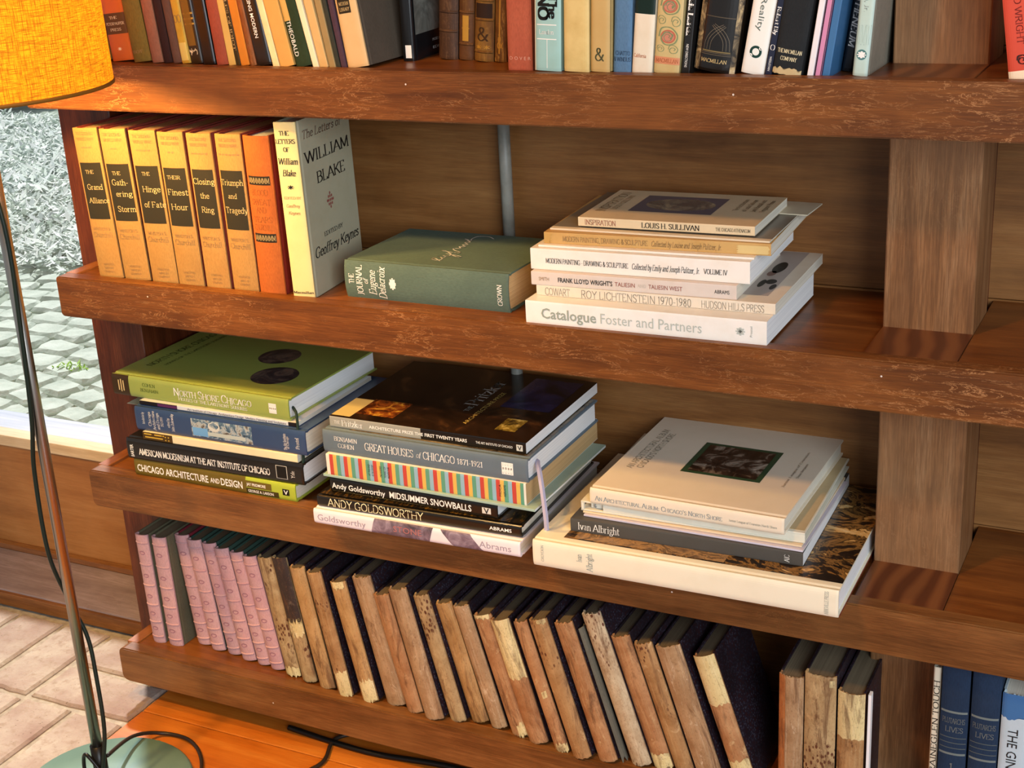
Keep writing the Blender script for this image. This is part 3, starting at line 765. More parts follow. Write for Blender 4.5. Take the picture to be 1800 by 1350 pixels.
# ---- second shelf, right stack (bottom to top)
z = S2Z+.003
X0, X1 = 137, 1405
art = [A('Catalogue', 220, 510, X0, X1, .5, .0135, flat('pale_green_grey_ink', '98A296'), 'sans', bold=True), A('Foster and Partners', 533, 1065, X0, X1, .5, .0135, flat('light_grey_ink', 'B4BCB4'), 'sans'),
       A('*', 1245, 1290, X0, X1, .5, .012, flat('light_grey_ink2', 'B4BCB4'), nib=2, thin=1.2), T_('S', 'horiz', 'Prestel', .3, .75, .94, .003, GREY, 'sans')]
lay(make_book('art_book', 'thick white paperback catalogue with grey lettering, lowest on the right of the second shelf', .0285, .305, .205, paper('EEEDE6', .35), style='soft', art=art, pg=PGW), .761, .009, z, .5); z += .0289
art = [A('COWART', 238, 368, 192, 1450, .45, .009, GREYD, 'serif', nib=.8, serifs=False), A('ROY LICHTENSTEIN 1970-1980', 428, 1008, 192, 1450, .45, .0095, GREYD, nib=.8, serifs=False), A('HUDSON HILLS PRESS', 1062, 1392, 192, 1450, .45, .0085, GREYD, nib=.8, serifs=False),
       P_('F', .06, .945, .12, .97, flat('cover_grey_field', 'A89E98', .4), name='cover_field'),
       E_('F', .885, .64, .026, .11, BLK, 'cover_figure'), E_('F', .875, .52, .018, .05, flat('pinkish_print', '7A6058'), 'cover_figure'), E_('F', .905, .37, .022, .045, BLK, 'cover_figure'), E_('F', .875, .33, .013, .07, BLK, 'cover_figure'), E_('F', .93, .28, .012, .05, BLK, 'cover_figure')]
lay(make_book('art_book', 'beige paperback whose grey cover shows a black abstract figure', .013, .302, .229, paper('E2D6C2', .35), style='soft', art=art), .766, .032, z, 1.2); z += .0133
art = [A('SMITH', 205, 258, 165, 1245, .5, .0048, TAN, 'sans'), A("FRANK LLOYD WRIGHT'S", 305, 590, 165, 1245, .5, .006, INK, 'sans', bold=True), A('TALIESIN', 603, 708, 165, 1245, .5, .0055, REDI, 'sans'), A('AND', 722, 768, 165, 1245, .5, .0045, flat('faint_ink', 'C4BCB0'), 'sans'), A('TALIESIN WEST', 780, 958, 165, 1245, .5, .0055, REDI, 'sans'), A('ABRAMS', 1128, 1208, 165, 1245, .5, .0048, INK, 'sans'),
       ]
lay(make_book('art_book', 'pale pinkish-grey paperback with small dark capitals between beige and white spines', .017, .261, .20, paper('D8CCC2', .35), style='soft', art=art), .760, .031, z, 2.0); z += .0174
art = [A('MODERN PAINTING - DRAWING & SCULPTURE', 240, 672, 160, 1315, .45, .006, INK, nib=1.5), A('Collected by Emily and Joseph Pulitzer, Jr.', 692, 1050, 160, 1315, .45, .007, INK, ital=.25), A('VOLUME IV', 1072, 1195, 160, 1315, .45, .006, INK, nib=1.5)]
lay(make_book('art_book', 'thick white paperback fourth volume with small black lettering', .0265, .278, .205, paper('F0EAE0', .4), style='soft', art=art, pg=PGW), .756, .040, z, 2.0); z += .0268
lay(make_book('pamphlet', 'thin white booklet lying on the thick white fourth volume', .0028, .272, .20, paper('EFE7DA', .4), style='soft', seed=3), .764, .047, z, 2.6); z += .003
art = [A('MODERN PAINTING, DRAWING & SCULPTURE', 330, 775, 232, 1425, .5, .006, TAN, nib=1.2), A('Collected by Louise and Joseph Pulitzer, Jr.', 795, 1165, 232, 1425, .5, .0065, TAN, ital=.25),
       P_('S', 0, .03, 0, 1, paper('C09A58', .5), name='worn_patch', rag=.01), P_('S', .86, .99, .1, .8, paper('D9BE80', .5), name='worn_patch', rag=.006)]
lay(make_book('art_book', 'worn tan paperback with faint brown lettering, second from the top', .0142, .284, .20, paper('C9A264', .55, .5), style='soft', art=art), .769, .054, z, 3.2); z += .0144
MAGT = paper('7E7668', .35)
lay(make_book('magazine', 'thin grey-brown magazine with curling pages under the topmost paperback', .0024, .278, .215, MAGT, style='soft', spine_mat=paper('E2D2B4'), pg=PG), .772, .066, z, 1.5); z += .0027
lay(make_book('loose_booklet', 'small thin cream booklet sticking out at the back beneath the topmost paperback', .0016, .215, .062, paper('CFC3A8', .5), style='soft'), .845, .205, z, -2); z += .0018
HB = photo('cover_photo_building', [(.35, '3A3A44'), (.5, '6E6A62'), (.62, 'A89C80'), (.7, 'D6CBB0')], 22, 1.2)
art = [A('INSPIRATION', 446, 606, 411, 1340, .5, .0062, REDI), A('LOUIS H. SULLIVAN', 742, 1045, 411, 1340, .5, .0062, INK, nib=1.7), A('THE CHICAGO ATHENAEUM', 1132, 1316, 411, 1340, .5, .004, INK),
       P_('F', .22, .70, .28, .84, flat('cover_blue_field', '5A5A68', .3), name='cover_picture'), E_('F', .47, .56, .20, .2, HB, 'cover_picture'),
       T_('F', 'horiz', 'INSPIRATION', .22, .9, .07, .012, TAN), T_('F', 'horiz', 'LOUIS H SULLIVAN', .3, .8, .13, .007, TAN)]
for q in range(4): art.append(T_('F', 'horiz', ('The Architecture', 'of Louis Sullivan', 'Jack Randall and', 'Ferguson Photos')[q], .45, .85, .80+.05*q, .006, TAN))
lay(make_book('art_book', 'small cream paperback on top of the right-hand stack, with a picture on its cover', .0112, .223, .150, paper('DDC9A4', .4), style='soft', art=art), .806, .076, z, 1.9)

# ---- third shelf, left stack
Z3 = ZT[2]
z = Z3
OLV = paper('6A5A20', .3); LIME = paper('A8B83C', .3)
art = [P_('S', .0, .705, -.0, 1.0, OLV, off=.0002, name='spine_panel'), P_('S', .705, .86, .44, .82, OLV, name='author_panel', off=.0003), P_('S', .705, .90, .06, .40, flat('dark_olive_panel', '40360F'), name='author_panel', off=.0003),
       A('CHICAGO ARCHITECTURE', 222, 650, 205, 1180, .5, .0115, WH, 'sans', bold=True), A('AND', 662, 718, 205, 1180, .48, .008, WH, 'sans', bold=True), A('DESIGN', 726, 858, 205, 1180, .5, .0115, WH, 'sans', bold=True),
       A('JAY PRIDMORE', 884, 1000, 205, 1180, .62, .0045, WH, 'sans', bold=True), A('GEORGE A. LARSON', 890, 1045, 205, 1180, .24, .0045, WH, 'sans', bold=True),
       P_('S', .925, .965, .32, .68, BLK, name='publisher_mark', off=.0003), T_('S', 'along', 'V', .932, .958, .5, .007, WH, 'sans', bold=True)]
lay(make_book('art_book', 'olive and lime hardback lowest in the left stack, title in white capitals', .027, .292, .215, LIME, art=art, pg=PG, cover_name='jacket', seed=9), .087, .012, z, 0); z += .0277
art = [A('AMERICAN MODERNISM AT THE ART INSTITUTE OF CHICAGO', 240, 1040, 165, 1245, .42, .0095, WH, 'serif', nib=1.9, thin=1.0, serifs=False), T_('S', 'horiz', 'BARTER', .12, .72, .03, .006, WH, 'sans', bold=True),
       P_('S', .855, .915, .18, .8, flat('white_frame', 'C8C8C0'), name='publisher_mark', off=.0002), P_('S', .858, .912, .2, .78, BLK, name='publisher_mark', off=.0003), T_('S', 'horiz', 'Yale', .3, .62, .945, .006, WH)]
lay(make_book('art_book', 'thick black hardback with long white title, second from the bottom of the left stack', .033, .315, .225, gloss('1E1B18'), art=art, pg=PGW, cover_name='jacket'), .080, .009, z, .8); z += .0336
YB = flat('yellow_black_print', 'C9A53A')
art = [P_('S', 0, .20, 0, 1, flat('dark_brown_print', '4A3410'), name='spine_panel')]+[P_('S', a_, a_+w_, b_, b_+.16, YB, name='gold_bar', off=.0003) for a_, w_, b_ in ((.01, .05, .7), (.015, .12, .3), (.08, .05, .7), (.15, .008, .2), (.15, .008, .6), (.17, .008, .2), (.17, .008, .6), (.135, .01, .7))]
lay(make_book('art_book', 'thin cream paperback with a brown and gold block at its left end', .0122, .275, .20, paper('EDDFB4', .4), style='soft', art=art), .112, .011, z, .6); z += .0127
NV = gloss('33496E', .3)
TIL = photo('spine_photo_towers', [(.34, '26323E'), (.46, '5E7C92'), (.54, 'B4BEBC'), (.62, '6A6258'), (.7, '2A2620')], 90, .6)
art = [P_('S', .345, .70, .12, .86, TIL, name='spine_picture'), P_('S', .35, .44, .15, .5, flat('light_blue_print', '6EA6D6'), off=.0003, name='spine_picture'), P_('S', .44, .66, .22, .38, flat('pale_deck_print', 'B9C4BC'), off=.0003, name='spine_picture'),
       E_('S', .48, .62, .035, .2, flat('pale_round_tower', 'C9CDC4'), 'spine_picture')]
for q, (s_, lo, hi) in enumerate((('Introduction by', .3, .8), ('Chicago', .25, .85), ('Architecture', .1, .9), ('and Design', .15, .85), ('1923-1993', .3, .7), ('edited by', .3, .7), ('John Zukowsky', .15, .9))):
    art.append(T_('S', 'horiz', s_, lo, hi, (.05, .09, .115, .14, .165, .205, .23)[q], .005, WH, nib=1.2))
art += [T_('S', 'horiz', 'The Art Institute', .12, .8, .885, .005, WH), T_('S', 'horiz', 'of Chicago', .2, .7, .90, .004, WH), T_('S', 'horiz', 'Prestel', .25, .7, .955, .006, WH)]
lay(make_book('art_book', 'thick blue hardback with a building photograph across its spine', .037, .305, .225, NV, art=art, pg=PG, cover_name='jacket'), .099, .016, z, -.2); z += .0377
art = [P_('S', 0, .25, 0, 1, flat('black_field', '1A1418'), name='spine_panel'), P_('S', .12, .25, .15, .85, flat('purple_field', '5A2A5A'), name='spine_panel', off=.0003), P_('S', .95, 1, 0, 1, flat('black_field2', '1A1418'), name='spine_panel'),
       A('Art Institute of Chicago  Architecture Design  Modern Painting and Sculpture', 520, 1120, 230, 1185, .5, .003, INK)]
lay(make_book('art_book', 'thin white paperback with black and purple block, squeezed beneath the green hardback', .0062, .281, .20, paper('D9DCE0', .3), style='soft', art=art), .104, .023, z, .1); z += .0065
GRN = gloss('98A650', .32)
OV = photo('oval_portrait', [(.3, '16141A'), (.5, '3A3436'), (.62, '6E5C50')], 30, 1.5, .3)
art = [P_('S', 0, .10, 0, 1, flat('dark_brown_band', '3A2A12', .3), name='spine_panel', off=.0002), P_('S', .036, .042, .25, .75, GOLD, name='gilt_bar', off=.0003), P_('S', .050, .056, .2, .8, GOLD, name='gilt_bar', off=.0003), P_('S', .064, .070, .25, .75, GOLD, name='gilt_bar', off=.0003),
       A('COHEN', 268, 345, 80, 1170, .68, .005, flat('dark_green_ink', '4A5A20')), A('BENJAMIN', 252, 362, 80, 1170, .42, .005, flat('dark_green_ink', '4A5A20')),
       A('North Shore Chicago', 460, 940, 80, 1170, .58, .0115, WH, small=.78, nib=1.5), A('Houses of the Lakefront Suburbs', 486, 910, 80, 1170, .28, .006, WH, small=.78, nib=1.4),
       P_('S', .895, .935, .26, .72, WH, name='publisher_mark', off=.0003)]+[E_('S', .901+.0095*i_, .34+.15*j_, .003, .045, GRN, 'publisher_mark') for i_ in range(4) for j_ in range(3)]+[
       P_('F', .0, 1, .11, .985, paper('C9A830', .3), name='title_band') if 0 else E_('F', .76, .33, .11, .16, OV), E_('F', .62, .66, .10, .15, OV),
       T_('F', 'horiz', 'NORTH SHORE CHICAGO', .2, .95, .10, .012, flat('dark_olive_ink', '3E4418')), T_('F', 'horiz', 'HOUSES OF THE LAKEFRONT SUBURBS', .25, .9, .17, .006, flat('dark_olive_ink2', '3E4418'))]
b = make_book('art_book', 'green jacketed hardback on top of the left stack, two oval portraits on its cover', .0325, .325, .225, GRN, art=art, pg=PGW, cover_name='jacket')
bmr = tube([(.016, .012, .003), (.0155, .006, -.004), (.013, -.001, -.012), (-.003, -.006, -.016), (-.022, -.009, -.018), (-.048, -.006, -.020), (-.066, -.008, -.017)], .0022, 6)
vv = [(x, y*1.0, zz) for x, y, zz in bmr[0]]
obj('ribbon_bookmark', (vv, bmr[1]), flat('dark_green_ribbon', '1E332B'), b)
lay(b, .048, .034, z, -1.3)
tag(obj('loose_paper', box_bm(-.03, .06, 0, .05, 0, .0005), paper('C4BFA8')), 'small loose sheet of paper poking out left of the blue hardback', 'paper').location = (.088, .045, Z3+.099)

# ---- third shelf, middle stack (overhangs the front)
z = Z3
STN = photo('stone_cover_photo', [(.3, '4A4048'), (.5, '7A6A78'), (.7, 'A99AA8')], 40, 1)
art = [A('Goldsworthy', 98, 372, 75, 1250, .5, .0095, flat('mauve_ink', 'A89AA4'), 'sans'), P_('S', .30, .585, 0, 1, STN, name='spine_picture', slant=.02), A('STONE', 530, 690, 75, 1250, .55, .009, flat('red_ink_soft', 'B4706A'), 'sans'),
       P_('S', .66, .80, 0, 1, STN, name='spine_picture', slant=-.06), A('Abrams', 1018, 1200, 75, 1250, .5, .0095, flat('mauve_ink2', 'A89AA4'), 'sans')]
lay(make_book('art_book', 'white hardback with mauve stone photographs, lowest in the middle stack', .0215, .314, .27, gloss('F0E8EC', .3), art=art, pg=PG, cover_name='jacket'), .441, -.035, z, 1.0); z += .022
GK = gloss('1C1812', .2)
GTOP = photo('black_gold_cover', [(.45, '17130E'), (.6, '4A3410'), (.72, '8A6420')], 50, 1, .25, (1, 1, 3))
art = [A('ANDY GOLDSWORTHY', 148, 690, 85, 1250, .52, .011, CREAMI, 'serif', nib=.9, thin=.7, serifs=False), A('ABRAMS', 1068, 1196, 85, 1250, .5, .005, WH, 'sans', bold=True), P_('F', .01, .99, .02, .98, GTOP, name='cover_picture')]
lay(make_book('art_book', 'black hardback with thin pale capitals, second from the bottom of the middle stack', .0165, .309, .25, GK, art=art, pg=PG, cover_name='jacket'), .443, -.026, z, 1.6); z += .0168
art = [A('Andy Goldsworthy', 186, 484, 175, 1115, .5, .0085, WH, 'sans', bold=True), A('MIDSUMMER SNOWBALLS', 508, 970, 175, 1115, .5, .0095, WH, 'sans', bold=True), P_('S', .915, .965, .3, .7, flat('white_mark', 'D8D4C8'), name='publisher_mark', off=.0002), T_('S', 'along', 'V', .925, .955, .5, .008, BLK, 'sans', bold=True),
       P_('F', .01, .99, .02, .98, GTOP, name='cover_picture')]
lay(make_book('art_book', 'shorter black hardback with bold white lettering below the striped spine', .0215, .259, .23, gloss('191511'), art=art, pg=PGW), .456, -.0095, z, -.3); z += .0224
lay(make_book('booklet', 'thin pale teal booklet sticking out to the right under the striped spine', .0036, .325, .225, paper('9DB8AC', .4), style='soft', pg=PGW), .447, -.012, z, -.8); z += .0038
ST = [flat('stripe_'+c_, c_, .35) for c_ in ('C04A3E', 'D9B35A', '5E9A80', '8FB4C4')]
art = []
q = .018
i = 0
while q < .985:
    wdt = .0185 if i % 4 else .019
    art.append(P_('S', q, min(q+wdt, .99), 0, 1, ST[i % 4], name='stripe')); q += wdt+.0005; i += 1
art += [T_('S', 'horiz', s_, .25, .8, a, .0035, INK, 'sans') for s_, a in (('AT THE END', .225), ('OF THE CENTURY', .243), ('ONE HUNDRED', .285), ('YEARS OF', .307), ('ARCHITECTURE', .325), ('MOCA', .878), ('ABRAMS', .90))]
lay(make_book('art_book', 'thick hardback with red, yellow, green and blue striped spine', .0305, .303, .235, paper('E9E4D6', .4), art=art, pg=PGO, style='soft'), .454, -.0115, z, .4); z += .031
BG = paper('62727E', .45)
art = [A('BENJAMIN', 202, 330, 135, 1285, .68, .006, WH), A('COHEN', 220, 310, 135, 1285, .38, .006, WH), A('GREAT HOUSES', 372, 645, 135, 1285, .52, .0105, WH, nib=1.5), A('of', 660, 685, 135, 1285, .5, .008, WH, ital=.2), A('CHICAGO', 700, 878, 135, 1285, .52, .0105, WH, nib=1.5), A('1871-1921', 892, 1034, 135, 1285, .5, .0075, WH, nib=1.4),
       P_('S', .882, .935, .24, .76, WH, name='publisher_mark', off=.0003)]+[E_('S', .889+.0125*i_, .33+.17*j_, .004, .05, BG, 'publisher_mark') for i_ in range(4) for j_ in range(3)]+[
       P_('F', .12, .99, .04, .98, photo('sepia_house_photo', [(.35, '2A2018'), (.55, '7A6A4E'), (.7, 'B9A880')], 20, 1), name='cover_picture')]
b = make_book('art_book', 'slate blue jacketed hardback with white lettering and a pale ribbon', .0322, .312, .222, BG, art=art, pg=PGW, cover_name='jacket')
bmr = tube([(.018, .03, .001), (.017, .020, -.004), (.012, .010, -.011), (-.010, -.002, -.020), (-.045, -.008, -.026), (-.072, .000, -.022), (-.092, .016, -.016)], .0032, 4)
obj('ribbon_bookmark', bmr, flat('pale_lilac_ribbon', 'B9B4CC'), b)
lay(b, .448, -.0045, z, -.3); z += .033
PC = photo('dark_architecture_photo', [(.35, '120D0A'), (.55, '2E1E14'), (.66, '5A3A20'), (.74, '8A6A3A')], 11, .8, .2)
art = [P_('S', 0, .48, 0, 1, flat('grey_spine_block', '9A9A90', .4), name='spine_panel'), A('THE', 190, 222, 165, 1270, .5, .0045, WH), A('Pritzker', 233, 350, 165, 1270, .5, .0085, WH, nib=1.4), A('ARCHITECTURE PRIZE THE', 386, 690, 165, 1270, .48, .0045, WH, 'sans', bold=True),
       A('FIRST TWENTY YEARS', 700, 938, 165, 1270, .48, .0048, WH, 'sans', bold=True), A('THE ART INSTITUTE OF CHICAGO', 988, 1195, 165, 1270, .48, .0035, WH, 'sans'), P_('S', .955, .985, .22, .78, flat('white_mark2', 'C8C8C0'), name='publisher_mark', off=.0003), T_('S', 'along', 'V', .96, .98, .5, .006, BLK, 'sans', bold=True),
       P_('F', 0, 1, .0, 1, PC, name='cover_picture'), P_('F', .0, .10, .02, .3, flat('cream_lit_house', 'C9B67A', .3), name='cover_picture', off=.0004), P_('F', .10, .30, .08, .32, photo('warm_house_photo', [(.4, '3A1A0C'), (.55, '8A4A1C'), (.68, 'D9B040')], 40, 1), name='cover_picture', off=.0004),
       P_('F', .80, .90, .12, .30, photo('lit_windows_photo', [(.4, '3A2C10'), (.55, '8A7430'), (.68, 'E4D080')], 60, .5), name='cover_picture', off=.0004),
       P_('F', .70, .95, .45, .95, photo('blue_dusk_photo', [(.4, '15121C'), (.55, '2E2A4E'), (.7, '5A4A5A')], 16, 1), name='cover_picture', off=.0004),
       T_('F', 'horiz', 'THE', .32, .40, .575, .007, GREY), T_('F', 'horiz', 'Pritzker', .42, .82, .56, .020, flat('silver_ink', 'A8A29A'), nib=1.3), T_('F', 'horiz', 'ARCHITECTURE PRIZE', .14, .66, .64, .007, flat('amber_ink', 'B49A4E'), 'sans')]
lay(make_book('art_book', 'dark photographic paperback on top of the middle stack, half grey half black spine', .0154, .298, .232, gloss('17120F', .25), style='soft', art=art, pg=PGW), .454, .0065, z, .1)

# ---- third shelf, right stack
z = Z3
PAINT = photo('swirling_painting', [(.30, '0E0C0B'), (.45, '2A1E14'), (.49, '9A7038'), (.56, '1E1610'), (.60, 'D0A058'), (.72, 'E4CC98')], 10, 3.4, .3, (1, 1.3, 1))
FIG = photo('ochre_figure_painting', [(.3, '4A3A2E'), (.45, '8A6E50'), (.52, 'B08A5A'), (.57, '5A4634'), (.7, 'D0AC78')], 26, 2.0, .3)
art = [T_('S', 'horiz', 'CROYDON', .22, .85, .035, .0035, GREY), T_('S', 'horiz', 'Ivan', .45, .74, .165, .007, GREY), T_('S', 'horiz', 'Albright', .14, .82, .20, .008, GREY), T_('S', 'horiz', 'ABBEVILLE PRESS', .08, .92, .965, .0045, GREY),
       P_('F', .09, 1, .06, 1, PAINT, name='cover_picture'), P_('F', .10, .62, .07, .38, FIG, name='cover_picture', off=.0004, rag=.03)]
b = make_book('art_book', 'very large cream jacketed hardback overhanging the front, lowest of the right stack', .0355, .390, .290, paper('EDE6CC', .4, .15), art=art, pg=PGW, cover_name='jacket')
obj('lower_board', box_bm(-.0008, .0012, .003, .288, -.0006, .389), flat('rust_red_board', '7A3420'), b)
lay(b, .779, -.041, z, .5); z += .0362
art = [A('Ivan Albright', 272, 476, 235, 1385, .5, .0095, WH), T_('S', 'horiz', 'AIC', .2, .72, .935, .006, WH)]
lay(make_book('art_book', 'dark grey paperback with white lettering on the very large cream hardback', .0175, .300, .245, paper('4E4C48', .4), style='soft', art=art, pg=PGW), .815, -.003, z, 1.4); z += .0179
for i, (c_, lb, x_, y_, L_) in enumerate((('CFC8D6', 'thin lilac booklet lying on the dark grey paperback', .829, .008, .285), ('E6CDA8', 'thin peach booklet between the lilac booklet and the white binder', .827, .011, .284))):
    lay(make_book('booklet', lb, .0026, L_, .21, paper(c_, .4), style='soft', seed=50+i), x_, y_, z, -.4+i*.6); z += .0030
# thin white ring binder / slipcase with open end
BW = paper('DFDCCB', .35)
bd = tag(empty('ring_binder'), 'thin white binder open at its left end, beneath the topmost white hardback', 'binder')
Hh, Dd, Tt = .289, .235, .0135
bm = box_bm(0, .0022, 0, Dd, 0, Hh, .0004, 1); box_bm(Tt-.0022, Tt, 0, Dd, 0, Hh, .0004, 1, bm); obj('cover', bm, BW, bd)
obj('spine_strip', box_bm(.0022, Tt-.0022, .0008, .0024, 0, Hh-.03), BW, bd)
obj('end_cap', box_bm(0.001, Tt-.001, 0, .004, Hh-.004, Hh-.0005), BW, bd)
obj('ring', tube([(.003, .010, Hh-.018), (.006, .004, Hh-.018), (.010, .006, Hh-.018), (.011, .012, Hh-.018)], .0012, 8), flat('steel_ring', '8A8A88', .25), bd)
obj('cover_field', box_bm(Tt, Tt+.0004, .006, Dd-.001, .002, Hh-.03), paper('C0AC84', .5), bd)
obj('page_block', box_bm(.003, Tt-.004, .006, Dd-.004, .004, Hh-.012), PG, bd)
bd['_dims'] = (Tt, Hh, Dd)
lay(bd, .824, .011, z, 1.3); z += .0138
AC = paper('E6DAC4', .35, .12)
art = [A('An Architectural Album: Chicago\'s North Shore', 362, 985, 335, 1290, .42, .0062, flat('blue_grey_ink', '7A8A94'), small=.78, nib=1.3), A('Junior League of Evanston-North Shore', 1018, 1255, 335, 1290, .42, .003, GREY),
       P_('F', .345, .765, .33, .715, flat('dark_green_frame', '2E4A32', .4), name='cover_picture'), P_('F', .375, .735, .355, .69, photo('street_photo', [(.42, '1A1210'), (.52, '3A2C24'), (.6, '7E7264'), (.7, 'B0A696')], 34, 1.2, .3), name='cover_picture', off=.0004),
       T_('F', 'horiz', 'AN ARCHITECTURAL ALBUM', .28, .80, .085, .0085, flat('tan_grey_ink', '9A8E78')), T_('F', 'horiz', "CHICAGO'S NORTH SHORE", .30, .76, .135, .0085, flat('tan_grey_ink2', '9A8E78')),
       T_('F', 'horiz', 'Junior League of Evanston', .32, .76, .885, .003, TAN), T_('F', 'horiz', 'Susan Benjamin', .44, .62, .92, .003, TAN)]
lay(make_book('art_book', 'white hardback on top of the right stack, green-framed street photograph on its cover', .0215, .253, .262, AC, art=art, pg=PG, cover_name='jacket'), .839, .0085, z, -1.0)

# ---- bottom shelf
Z4 = ZT[3]-.003
PINK = cloth('C89E9E', 'B4808A')
GRC = cloth('66604A'); GRN2 = cloth('31483F')
OLDP = pages('7A6E58', '4A4032')
pk = [(.038, .043, .026, -1.2, 'pink ribbed book at the far left end of the bottom shelf', GRC),
      (.069, .045, .029, -1.2, 'pink ribbed book with a wide olive-grey side, second from the left end', GRC),
      (.1125, .064, .029, -5.2, 'pink ribbed book first of the leaning run, right of the gap', cloth('7A2430')),
      (.1455, .057, .028, -6.0, 'pink ribbed book second in the leaning run', GRN2),
      (.1785, .056, .028, -7.0, 'pink ribbed book third in the leaning run', GRN2),
      (.2115, .049, .028, -8.2, 'pink ribbed book fourth in the leaning run, a thin dark gap on its right', GRN2),
      (.2425, .047, .026, -8.3, 'pink ribbed book next to the last in the leaning run', GRN2),
      (.2705, .043, .027, -8.5, 'pink ribbed book last in the leaning run, touching the first brown one', GRN2)]
PKI = flat('pressed_rose_ornament', 'A0707C', .6)
for x, y, t, ln, lb, cm in pk:
    art = []
    for q in (.16, .37, .56, .72, .86): art.append(E_('S', q, .5, .018, .22, PKI, 'pressed_ornament'))
    for q in (.16, .37, .56, .72, .86): art.append(E_('S', q, .5, .011, .13, PINK, 'pressed_ornament'))
    stand(make_book('pink_book', lb, t-.0015, .192, .13, cm, spine_mat=PINK, pg=OLDP, style='old', art=art, bands=(.07, .27, .46, .64, .80, .94), group='pink ribbed set on the bottom shelf', quarter=0, bulge=.0045), x, y, Z4, ln)

L1 = leather('B8925E', '9A7240'); L2 = leather('AA8456', '8A6238', spots=.5); L3 = leather('B59C70', '8E6E44', spots=1); L4 = leather('B2855A', '906038'); L5 = leather('AE8E68', '8E6C48', wear='D8C4A4')
PALE = leather('C4B494', '9A7E5C', spots=.4, wear='E4D8B8'); CRM = leather('DCCB94', 'C9B47C', wear='EDE2BC'); DLB = leather('3A2E28', '2A201C', wear='6A5A4C')
D = .125
br = [  # x, y, T, H, lean, material, extra art, label
 (.3025, .038, .028, .200, -8.3, L3, [P_('S', .93, 1, 0, 1, CRM, 'worn_patch', rag=.02)], 'first brown leather book, spotted, touching the pink set'),
 (.3375, .031, .027, .208, -8.6, L3, [P_('S', .0, .50, 0, 1, DLB, 'dark_label', rag=.03), P_('S', .5, .62, 0, 1, CRM, 'worn_patch', rag=.03)], 'brown leather book with torn dark upper half and spotted pale lower half'),
 (.3735, .025, .028, .202, -9.3, L1, [], 'plain tan leather book right of the half-dark one'),
 (.4110, .018, .026, .204, -9.8, L2, [P_('S', .80, 1, .2, 1, CRM, 'worn_patch', rag=.03)], 'tan leather book with cream wear down its right edge near the foot'),
 (.4535, .018, .028, .196, -11.0, L1, [P_('S', .82, 1, .15, 1, CRM, 'worn_patch', rag=.03), P_('S', 0, .06, .2, .9, CRM, 'worn_patch', rag=.02)], 'tan leather book with cream patch at its foot and dark gap on its right'),
 (.4925, .024, .033, .209, -11.5, L5, [], 'wide smooth tan leather book fifth left of the wide split one'),
 (.5310, .017, .027, .191, -12.4, L4, [], 'short brown leather book whose head sits lower than both neighbours'),
 (.5640, .012, .031, .209, -12.5, L5, [], 'broad tan leather book leaning, right of the short one'),
 (.6015, .020, .026, .202, -13.6, L3, [], 'heavily spotted leather book between two plain tan ones'),
 (.6310, .030, .028, .191, -14.4, L1, [], 'narrow tan leather book just left of the wide split one, lower head'),
 (.6640, .027, .026, .194, -15.0, L5, [], 'tan leather book mostly hidden behind the wide split one'),
 (.7000, .021, .0295, .190, -15.4, L4, [P_('S', 0, .03, 0, .9, CRM, 'worn_patch', rag=.015), P_('S', .9, 1, .5, .9, CRM, 'worn_patch', rag=.03)], 'wide brown leather book with split frayed head'),
 (.7305, .014, .030, .192, -15.4, L4, [P_('S', 0, .47, 0, 1, CRM, 'worn_patch', rag=.015)], 'leather book with cream upper half and brown lower half'),
 (.7725, .009, .022, .201, -16.0, L4, [P_('S', .94, 1, .2, 1, CRM, 'worn_patch', rag=.02), P_('S', .535, .585, .45, .8, CRM, 'paper_chip', slant=-.03)], 'thin brown leather book with a small cream chip mid-spine'),
 (.8020, .004, .028, .212, -16.0, L2, [P_('S', 0, .03, .5, .95, CRM, 'worn_patch', rag=.01)], 'brown spotted leather book right of the thin chipped one'),
 (.8380, .010, .028, .212, -16.4, L4, [], 'smooth reddish-tan leather book beside the grey loose cover'),
 (.8835, .018, .0285, .232, -17.2, PALE, [], 'tallest leather book, pale and badly rubbed, standing above its neighbours'),
 (.9130, .024, .028, .200, -17.3, L4, [P_('S', .88, 1, 0, 1, CRM, 'worn_patch', rag=.02)], 'brown leather book right of the tall rubbed one, cream foot'),
 (.9430, .026, .027, .195, -17.3, L2, [], 'brown leather book with one dark oval stain'),
 (.9740, .026, .036, .197, -17.3, L5, [], 'wide pinkish-tan leather book with pale head'),
 (1.0260, .028, .030, .193, -17.8, L4, [P_('S', 0, .37, 0, 1, CRM, 'worn_patch', rag=.012), P_('S', .80, 1, 0, 1, CRM, 'worn_patch', rag=.02)], 'last leaning leather book on the right, cream at head and foot')]
for i, (x, y, t, H_, ln, mt, art, lb) in enumerate(br):
    stand(make_book('old_leather_book', lb, t-.001, H_, D, MARB, spine_mat=mt, pg=OLDP, style='old', art=art, torn=.003 if i not in (11, 16) else .006, group='worn brown leather books leaning on the bottom shelf', seed=100+i), x, y, Z4, ln)
